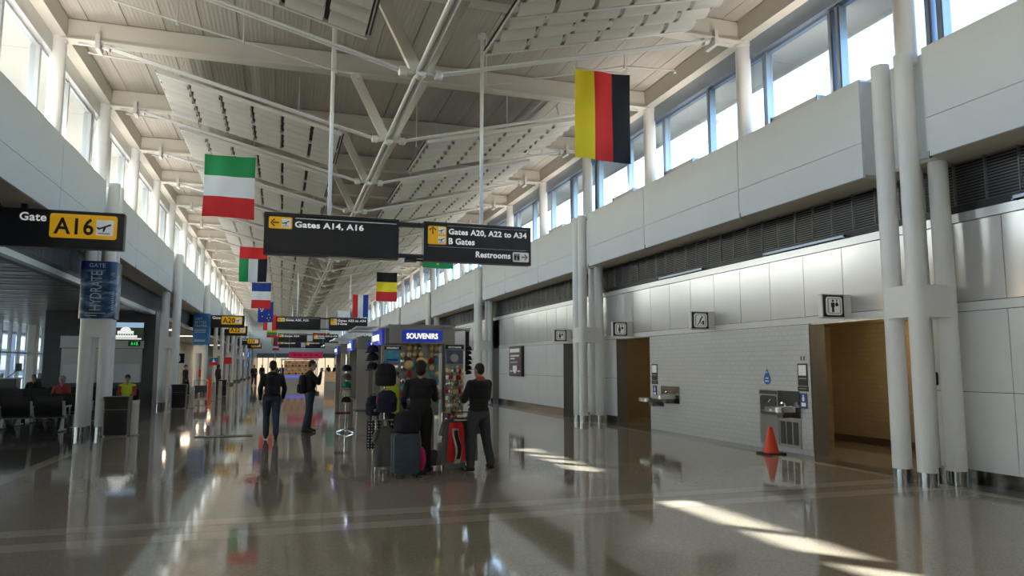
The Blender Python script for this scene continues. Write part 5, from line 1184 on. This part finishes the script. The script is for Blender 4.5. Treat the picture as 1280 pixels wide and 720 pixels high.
backpack(p.x + .02, 11.22, .67, .42, .34, .26, 'cloth_black', 'cloth_black', 'black duffel bag resting on top of the blue suitcase')
p = px_at(528, 572, 11.35); o = MB().ell((0, 0, 0), (.075, .10, .19), 14, 10).build('neck_pillow', 'cloth_pink', None, True); o.location = (p.x, 11.45, .24); tag(o, 'bright pink rounded bag behind the blue suitcase', 'bag')
tag(MB().rbox(p.x - .07, p.x + .07, 11.36, 11.56, 0, .06, r=.02).build('floor_box', 'rubber'), 'flat dark box on the floor under the pink bag', 'box')
#PART5
# ================================================================== PEOPLE
mat('skin', (.42, .24, .16), .55, var=.06, scale=20); mat('skin_pale', (.56, .36, .27), .55, var=.06, scale=20)
mat('hair_dark', (.018, .013, .010), .6, var=.3, scale=90, bump=.5, bscale=160); mat('hair_grey', (.30, .29, .28), .6, var=.3, scale=90)
mat('jacket_black', (.012, .012, .014), .8, var=.25, scale=10, bump=.25, bscale=26)
mat('jeans_blue', (.035, .055, .095), .85, var=.2, scale=25); mat('jeans_grey', (.055, .060, .068), .85, var=.2, scale=25)
mat('trouser_black', (.011, .011, .012), .85, var=.2); mat('shoe_black', (.012, .012, .012), .4); mat('shoe_white', (.7, .7, .68), .5); mat('eye_dark', (.02, .015, .012), .3)
mat('vest_lime', (.62, .78, .03), .7, var=.05); mat('vest_silver', (.65, .65, .62), .3, metal=.4); mat('coat_blue', (.03, .05, .12), .8, var=.2); mat('coat_red', (.35, .05, .04), .8, var=.2)

def lerp(a, b, t): return Vector(a) * (1 - t) + Vector(b) * t
class Body:
    """collects overlapping rounded pieces, fuses them into one continuous surface and colours it by the nearest piece"""
    def __init__(s): s.p = []
    def cone(s, a, b, r0, r1, m): s.p.append(('c', Vector(a), Vector(b), r0, r1, m))
    def ell(s, c, r, m, rot=None): s.p.append(('e', Vector(c), Vector(r), rot, None, m))
    def fuse(s, name, voxel, smooth=3):
        mb = MB()
        for q in s.p:
            if q[0] == 'c':
                _, a, b, r0, r1, m = q; mb.cyl(a, b, r0, r1, n=14); mb.ell(a, (r0,) * 3, 14, 8); mb.ell(b, (r1,) * 3, 14, 8)
            else: mb.ell(q[1], q[2], 18, 12, q[3])
        me = bpy.data.meshes.new(name); me.from_pydata(mb.v, [], mb.f)
        bm = bmesh.new(); bm.from_mesh(me); bmesh.ops.remove_doubles(bm, verts=bm.verts, dist=1e-5); bmesh.ops.recalc_face_normals(bm, faces=bm.faces); bm.to_mesh(me); bm.free()
        o = bpy.data.objects.new(name, me); COL.objects.link(o)
        r = o.modifiers.new('r', 'REMESH'); r.mode = 'VOXEL'; r.voxel_size = voxel
        sm = o.modifiers.new('s', 'SMOOTH'); sm.factor = .5; sm.iterations = smooth
        bpy.context.view_layer.update()
        out = bpy.data.meshes.new_from_object(o.evaluated_get(bpy.context.evaluated_depsgraph_get())); bpy.data.objects.remove(o)
        n = len(out.polygons); c = np.empty(n * 3); out.polygons.foreach_get('center', c); c = c.reshape(-1, 3)
        mats = []; best = np.full(n, 1e9); idx = np.zeros(n, int)
        for q in s.p:
            if q[5] not in mats: mats.append(q[5])
            if q[0] == 'c':
                a = np.array(q[1]); d = np.array(q[2]) - a; t = np.clip(((c - a) @ d) / max(1e-9, d @ d), 0, 1)
                D = np.linalg.norm(c - a - t[:, None] * d, axis=1) - (q[3] + (q[4] - q[3]) * t)
            else:
                l = c - np.array(q[1])
                if q[3] is not None: l = l @ np.array(q[3])
                rr = np.array(q[2]); k = np.linalg.norm(l / rr, axis=1); D = (k - 1) * rr.min()
            w_ = D < best - .0005; best[w_] = D[w_]; idx[w_] = mats.index(q[5])
        out.materials.clear()
        for m in mats: out.materials.append(M[m])
        out.polygons.foreach_set('material_index', idx.astype('i')); out.polygons.foreach_set('use_smooth', [True] * n); out.name = name
        return out

def hand(b, wrist, tip_dir, palm_n, m, s, curl=.5):
    """palm and five bent fingers; tip_dir points along the hand, palm_n out of the palm, s = side"""
    d = Vector(tip_dir).normalized(); n = (Vector(palm_n) - d * Vector(palm_n).dot(d)).normalized(); a = d.cross(n) * s
    w = Vector(wrist); pc = w + d * .05
    b.cone(w, w + d * .035, .024, .028, m)
    for k in (-.02, 0, .02): b.cone(w + d * .03 + a * k * .8, w + d * .085 + a * k * 1.25, .017, .014, m)
    for k, L in ((-.030, .062), (-.010, .075), (.010, .080), (.029, .072)):
        p0 = w + d * .088 + a * k; p1 = p0 + (d * math.cos(curl) + n * math.sin(curl)) * L * .55; p2 = p1 + (d * math.cos(curl * 2) + n * math.sin(curl * 2)) * L * .5
        b.cone(p0, p1, .0105, .0095, m); b.cone(p1, p2, .0095, .008, m)
    t0 = w + d * .035 + a * .03; t1 = t0 + (d * .6 + a * .6 + n * .4).normalized() * .04; b.cone(t0, t1, .013, .011, m); b.cone(t1, t1 + (d * .9 + n * .4).normalized() * .032, .011, .009, m)

def person(label, loc, rz, H=1.76, top='jacket_black', leg='jeans_blue', shoe='shoe_black', skin='skin', hair='hair_dark', joints={}, bulk=1.0, voxel=.0085, hair_kind='short', head_turn=0.0, head_tilt=0.0, vest=None, collar=None, hands=True, sleeve=None, hem=.92, group='travellers in the hall'):
    J = {'hipL': (.095, 0, .93), 'kneeL': (.105, -.015, .51), 'ankleL': (.11, .03, .085), 'toeL': (.125, -.14, .035),
         'hipR': (-.095, 0, .93), 'kneeR': (-.105, -.015, .51), 'ankleR': (-.11, .03, .085), 'toeR': (-.125, -.14, .035),
         'pelvis': (0, 0, .97), 'waist': (0, .005, 1.10), 'chest': (0, .01, 1.28), 'neck': (0, .015, 1.47), 'head': (0, -.005, 1.635),
         'shL': (.185, .015, 1.41), 'elL': (.245, .04, 1.13), 'wrL': (.255, -.03, .88), 'shR': (-.185, .015, 1.41), 'elR': (-.245, .04, 1.13), 'wrR': (-.255, -.03, .88)}
    J.update(joints); J = {k: Vector(v) for k, v in J.items()}
    b = Body(); B = bulk; sl = sleeve or top
    b.ell(J['pelvis'] + Vector((0, .01, -.02)), (.160 * B, .118 * B, .125), leg)
    up = (J['neck'] - J['pelvis']).normalized(); rot = Vector((0, 0, 1)).rotation_difference(up).to_matrix()
    b.ell(J['waist'], (.158 * B, .118 * B, .17), top, rot); b.ell(J['chest'], (.182 * B, .128 * B, .20), top, rot)
    b.ell(lerp(J['pelvis'], J['waist'], .15), (.172 * B, .130 * B, .085), top, rot)
    b.ell(J['chest'] + up * .09 + Vector((0, .03, 0)), (.165 * B, .10 * B, .11), top, rot)
    b.cone(J['shL'], J['shR'], .066 * B, .066 * B, top); b.cone(lerp(J['shL'], J['neck'], .35), J['neck'], .055, .055, top); b.cone(lerp(J['shR'], J['neck'], .35), J['neck'], .055, .055, top)
    for s in 'LR':
        hi, kn, an, to = J['hip' + s], J['knee' + s], J['ankle' + s], J['toe' + s]
        b.cone(hi, lerp(hi, kn, .5), .096 * B, .087 * B, leg); b.cone(lerp(hi, kn, .5), kn, .087 * B, .070 * B, leg); b.cone(kn, lerp(kn, an, .35), .070 * B, .068 * B, leg); b.cone(lerp(kn, an, .35), an + Vector((0, 0, .03)), .068 * B, .060 * B, leg)
        d = (to - an); heel = an - Vector((d.x, d.y, 0)).normalized() * .045; heel.z = to.z + .008
        b.cone(an, heel, .040, .038, shoe); b.cone(heel, lerp(heel, to, .6), .038, .043, shoe); b.cone(lerp(heel, to, .6), to, .043, .034, shoe); b.cone(an, lerp(an, to, .6), .040, .036, shoe)
        sh, el, wr = J['sh' + s], J['el' + s], J['wr' + s]
        b.cone(sh, el, .064 * B, .050 * B, sl); b.cone(el, lerp(el, wr, .35), .050 * B, .046 * B, sl); b.cone(lerp(el, wr, .35), lerp(el, wr, .95), .046 * B, .034, sl); b.cone(lerp(el, wr, .9), wr, .026, .024, skin)
        if hands:
            fd = (wr - el).normalized(); inn = Vector((-1 if s == 'L' else 1, -.3, 0)) if abs(fd.z) > .6 else Vector((0, 0, -1)) * (1)
            hand(b, wr, fd, inn, skin, 1 if s == 'L' else -1, .45)
    # head
    hr = Matrix.Rotation(head_turn, 3, 'Z') @ Matrix.Rotation(head_tilt, 3, 'X'); hc = J['head']
    def h(x, y, z): return hc + hr @ Vector((x, y, z))
    b.cone(J['neck'] - up * .03, h(0, .015, -.06), .056, .052, skin)
    b.ell(h(0, .012, .025), (.074, .094, .098), skin, hr); b.ell(h(0, -.025, -.045), (.056, .066, .072), skin, hr); b.cone(h(0, -.062, -.09), h(0, -.058, -.085), .026, .026, skin)
    b.cone(h(0, -.083, .02), h(0, -.104, -.018), .010, .014, skin); b.cone(h(-.02, -.086, -.058), h(.02, -.086, -.058), .009, .009, 'coat_red' if False else skin)
    for s in (-1, 1):
        b.ell(h(s * .077, .015, -.005), (.012, .02, .032), skin, hr); b.ell(h(s * .030, -.0835, .012), (.013, .007, .007), 'eye_dark', hr); b.cone(h(s * .018, -.086, .034), h(s * .045, -.080, .036), .006, .005, hair)
    if hair_kind == 'short': b.ell(h(0, .022, .052), (.084, .100, .094), hair, hr); b.ell(h(0, .06, -.005), (.068, .055, .075), hair, hr)
    elif hair_kind == 'cropped': b.ell(h(0, .022, .040), (.0765, .0925, .088), hair, hr); b.ell(h(0, .055, .0), (.066, .055, .07), hair, hr)
    elif hair_kind == 'bushy': b.ell(h(0, .02, .055), (.098, .108, .102), hair, hr); b.ell(h(0, .06, -.01), (.085, .07, .09), hair, hr)
    elif hair_kind == 'long': b.ell(h(0, .024, .048), (.082, .097, .092), hair, hr); b.cone(h(0, .06, 0), h(0, .085, -.2), .075, .055, hair)
    if collar: b.cone(J['neck'] + Vector((-.03, .02, .01)), J['neck'] + Vector((.03, .02, .01)), .062, .062, collar)
    if vest:
        for s in (-1, 1):
            b.ell(J['chest'] + Vector((s * .085, -.045, -.0)), (.072, .098, .20), vest, rot); b.ell(J['chest'] + Vector((s * .085, .03, 0)), (.08, .115, .20), vest, rot)
        b.ell(J['waist'] + Vector((0, -.0, -.01)), (.168, .13, .10), vest, rot)
    me = b.fuse('person', voxel * H / 1.76)
    k = H / 1.76
    for v in me.vertices: v.co *= k
    lo = min(v.co.z for v in me.vertices)
    if loc[2] < .001:
        for v in me.vertices: v.co.z -= lo
    o = link('person', me, None, loc, rz); tag(o, label, 'person', group); return o
def backpk(parent, label_c='cloth_black', z=1.02, y=.15, w_=.32, h_=.46, d=.18):
    """worn backpack with straps, child of the wearer"""
    m = MB(); m.lathe([(0, 0), (.85, .03), (1, .15), (1, .65), (.8, .92), (0, 1)], n=18); m.v = [(v[0] * w_ / 2, v[1] * d / 2 + y + d * .35, v[2] * h_ + z) for v in m.v]
    o = m.build('backpack', label_c, parent, True)
    mp = MB(); mp.lathe([(0, 0), (.9, .05), (1, .5), (.85, .92), (0, 1)], n=14); mp.v = [(v[0] * w_ * .36, v[1] * d * .2 + y + d * .85, v[2] * h_ * .45 + z + .03) for v in mp.v]; mp.build('pocket', label_c, o, True)
    for s in (-1, 1): MB().path([(s * .11, y, z + .40), (s * .12, .02, 1.475), (s * .125, -.12, 1.36), (s * .135, -.10, 1.15), (s * .13, y, z + .08)], .016, 6).build('strap', label_c, o, True)
    return o

def gpos(px, py): return at(px, py, 'Z', 0)
# man walking away in black hooded jacket
p = gpos(338, 550)
w1 = person('person walking away in black hooded jacket, black backpack and blue jeans', (p.x, p.y, 0), math.pi + .05, 1.80, joints={'hipL': (.095, -.01, .93), 'kneeL': (.10, -.10, .53), 'ankleL': (.10, -.06, .10), 'toeL': (.11, -.23, .05), 'kneeR': (-.10, .02, .51), 'ankleR': (-.10, .19, .12), 'toeR': (-.11, .06, .035), 'elL': (.26, .07, 1.14), 'wrL': (.25, .0, .90), 'elR': (-.27, .02, 1.14), 'wrR': (-.25, -.10, .92)}, bulk=1.10)
backpk(w1, 'cloth_black', z=1.03, y=.13)
mat('hood_black', (.014, .014, .016), .85, var=.2); m = MB(); m.lathe([(.06, 0), (.105, .02), (.115, .06), (.08, .09), (.06, .07)], (0, .04, 1.47), 16); m.build('hood', 'hood_black', w1, True)
# man standing in profile with a hand to his face
p = gpos(386, 541)
w2 = person('person standing sideways in black jacket and jeans with a hand at the face', (p.x, p.y, 0), math.pi / 2 + .15, 1.84, leg='jeans_blue', skin='skin_pale', hair_kind='cropped', joints={'hipL': (.10, 0, .93), 'kneeL': (.12, -.03, .51), 'ankleL': (.13, .0, .085), 'toeL': (.15, -.17, .035), 'kneeR': (-.10, .04, .51), 'ankleR': (-.11, .13, .085), 'toeR': (-.13, -.03, .035), 'head': (0, -.045, 1.63), 'elL': (.24, -.08, 1.16), 'wrL': (.17, -.20, 1.30), 'elR': (-.23, -.16, 1.20), 'wrR': (-.10, -.235, 1.46)}, bulk=1.08, head_tilt=.25)
m = MB(); m.rbox(-.14, .14, -.21, -.13, .93, 1.04, r=.03); m.build('waist_bag', 'cloth_grey', w2); m = MB(); m.lathe([(.178, 0), (.182, .015), (.178, .03)], (0, 0, .98), 22); m.v = [(v[0], v[1] * .80, v[2]) for v in m.v]; m.build('belt_strap', 'cloth_grey', w2, True)
backpk(w2, 'cloth_black', z=.98, y=.12, w_=.30, h_=.5, d=.2)
# shopper in black at the kiosk
p = gpos(524, 590)
w3 = person('person dressed all in black seen from behind at the souvenir kiosk', (p.x, p.y, 0), math.pi - .12, 1.76, leg='trouser_black', hair_kind='bushy', joints={'kneeR': (-.105, -.03, .51), 'ankleR': (-.11, .05, .085), 'elL': (.27, -.02, 1.15), 'wrL': (.24, -.16, 1.02), 'elR': (-.25, -.10, 1.16), 'wrR': (-.30, -.33, 1.17), 'toeR': (-.20, -.12, .035)}, bulk=1.14)
# man in vest jacket reaching for keychains
p = gpos(598, 588)
w4 = person('person in black padded jacket and grey jeans reaching for the keychain rack', (p.x, p.y, 0), math.pi + .42, 1.74, leg='jeans_grey', hair_kind='cropped', skin='skin', collar='coat_red', joints={'hipL': (.10, 0, .92), 'kneeL': (.15, -.01, .50), 'ankleL': (.19, .03, .085), 'toeL': (.24, -.13, .035), 'hipR': (-.10, 0, .92), 'kneeR': (-.17, -.01, .50), 'ankleR': (-.24, .03, .085), 'toeR': (-.30, -.13, .035), 'elL': (.26, -.06, 1.15), 'wrL': (.14, -.28, 1.20), 'elR': (-.25, -.08, 1.16), 'wrR': (-.13, -.30, 1.22)}, bulk=1.14, head_turn=.0)
for s, ax in ((1, (.215, -.05)), (-1, (-.27, -.05))):
    for i in range(3): MB().bar((ax[0] + s * .038, ax[1] - .03 + i * .028, .03), (ax[0] + s * .034, ax[1] - .045 + i * .028, .075), .006, .010).build('shoe_stripe', 'shoe_white', w4)
m = MB()
for z in (1.06, 1.14, 1.22, 1.30): m.lathe([(.196, -.006), (.200, 0), (.196, .006)], (0, .008, z), 22)
m.v = [(v[0] * 1.05, v[1] * .78, v[2]) for v in m.v]; m.build('quilting', 'jacket_black', w4, True)
# attendant in lime vest inside the kiosk
p = px_at(498, 478, 12.72)
person('kiosk attendant in lime vest standing among the goods', (p.x, 12.72, 0), .15, 1.60, top='vest_lime', sleeve='cloth_grey', leg='trouser_black', skin='skin_pale', voxel=.012, hands=True)
# seated worker in lime vest by the bin
SITJ = {'pelvis': (0, .10, .52), 'waist': (0, .12, .66), 'chest': (0, .12, .84), 'neck': (0, .10, 1.03), 'head': (0, .07, 1.19), 'hipL': (.10, .08, .48), 'kneeL': (.13, -.34, .50), 'ankleL': (.13, -.36, .09), 'toeL': (.14, -.53, .035), 'hipR': (-.10, .08, .48), 'kneeR': (-.13, -.34, .50), 'ankleR': (-.13, -.36, .09), 'toeR': (-.14, -.53, .035), 'shL': (.185, .11, .97), 'elL': (.24, .02, .72), 'wrL': (.12, -.20, .66), 'shR': (-.185, .11, .97), 'elR': (-.24, .02, .72), 'wrR': (-.12, -.20, .66)}
for q_ in SITJ: SITJ[q_] = (SITJ[q_][0], SITJ[q_][1] - (.04 if q_[:3] not in ('ank', 'toe') else 0), SITJ[q_][2] + (0 if q_[:3] in ('ank', 'toe') else .055 if q_[:3] == 'kne' else .09))
t = thing('lounge_chair', 'single black lounge chair with silver arms under the seated worker', 'chair', (-4.60, 25.45, 0))
MB().rbox(-.30, .30, -.24, .26, .36, .42, r=.02, axis='X').build('seat', 'seat_black', t); MB().box(-.30, .30, .24, .29, .42, .95).build('backrest', 'seat_black', t)
for s in (-1, 1):
    MB().box(s * .32 - .02, s * .32 + .02, -.2, .24, .60, .63).build('armrest', 'seat_silver', t)
    for y in (-.18, .24): MB().cyl((s * .32, y, 0), (s * .32, y, .62), .016, n=8).build('leg', 'seat_silver', t)
person('seated worker in lime safety vest behind the black litter bin', (-4.60, 25.38, .0), .05, 1.76, top='vest_lime', sleeve='coat_red', leg='trouser_black', skin='skin', joints=SITJ, voxel=.011, group='people in the lounge')
# people sitting in the lounge
for x, y, rz, tp, vs, hk, hr_, lab in ((-9.41, 25.2, 0.0, 'coat_blue', None, 'short', 'hair_dark', 'seated traveller in dark blue coat among the lounge benches'), (-11.57, 30.2, .05, 'vest_lime', None, 'short', 'hair_dark', 'seated worker in lime vest on the last lounge bench'), (-6.36, 25.2, -.05, 'coat_red', None, 'bushy', 'hair_grey', 'seated traveller with grey hair and red top near the columns'), (-8.52, 30.2, .0, 'jacket_black', None, 'long', 'hair_dark', 'seated traveller in black on the last lounge bench')):
    person(lab, (x, y, 0), rz, 1.72, top=tp, leg='trouser_black', vest=vs, hair=hr_, hair_kind=hk, joints=SITJ, voxel=.016, hands=True, group='people in the lounge')
# distant walkers
far = [(317, 482, 'jacket_black', 'trouser_black', .2, 'person in dark coat walking toward the viewer by the far lounges', None), (327, 477, 'jacket_black', 'jeans_blue', 3.2, 'distant person in black walking away behind the hooded man', None), (352, 481, 'coat_blue', 'trouser_black', 3.0, 'distant person in navy coat with a bag near the snack stall', None), (345, 474, 'cloth_grey', 'trouser_black', .1, 'tiny distant person in grey near the pink banner', None), (410, 476, 'jacket_black', 'jeans_grey', 2.8, 'distant person in black beyond the man in profile', None), (419, 480, 'jacket_black', 'trouser_black', .4, 'distant person in dark jacket near the lit display cases', None), (231, 494, 'jacket_black', 'trouser_black', 1.2, 'person in black standing at the lane sign by the lounge', None), (272, 490, 'jacket_black', 'trouser_black', 2.2, 'person in black beside the orange cabinet', None)]
stride = {'kneeL': (.10, -.12, .53), 'ankleL': (.10, -.14, .09), 'toeL': (.11, -.30, .05), 'kneeR': (-.10, .03, .51), 'ankleR': (-.10, .22, .13), 'toeR': (-.11, .09, .035), 'elL': (.25, .09, 1.14), 'wrL': (.25, .02, .90), 'elR': (-.25, .0, 1.14), 'wrR': (-.25, -.13, .92)}
for i, (px_, py_, tp, lg, rz, lab, _) in enumerate(far):
    p = gpos(px_, py_); person(lab, (p.x, p.y, 0), rz, 1.74 + .03 * (i % 3), top=tp, leg=lg, joints=stride if i % 2 == 0 else {}, voxel=.02, hair_kind=['short', 'long', 'cropped'][i % 3], bulk=1.1, group='distant travellers')
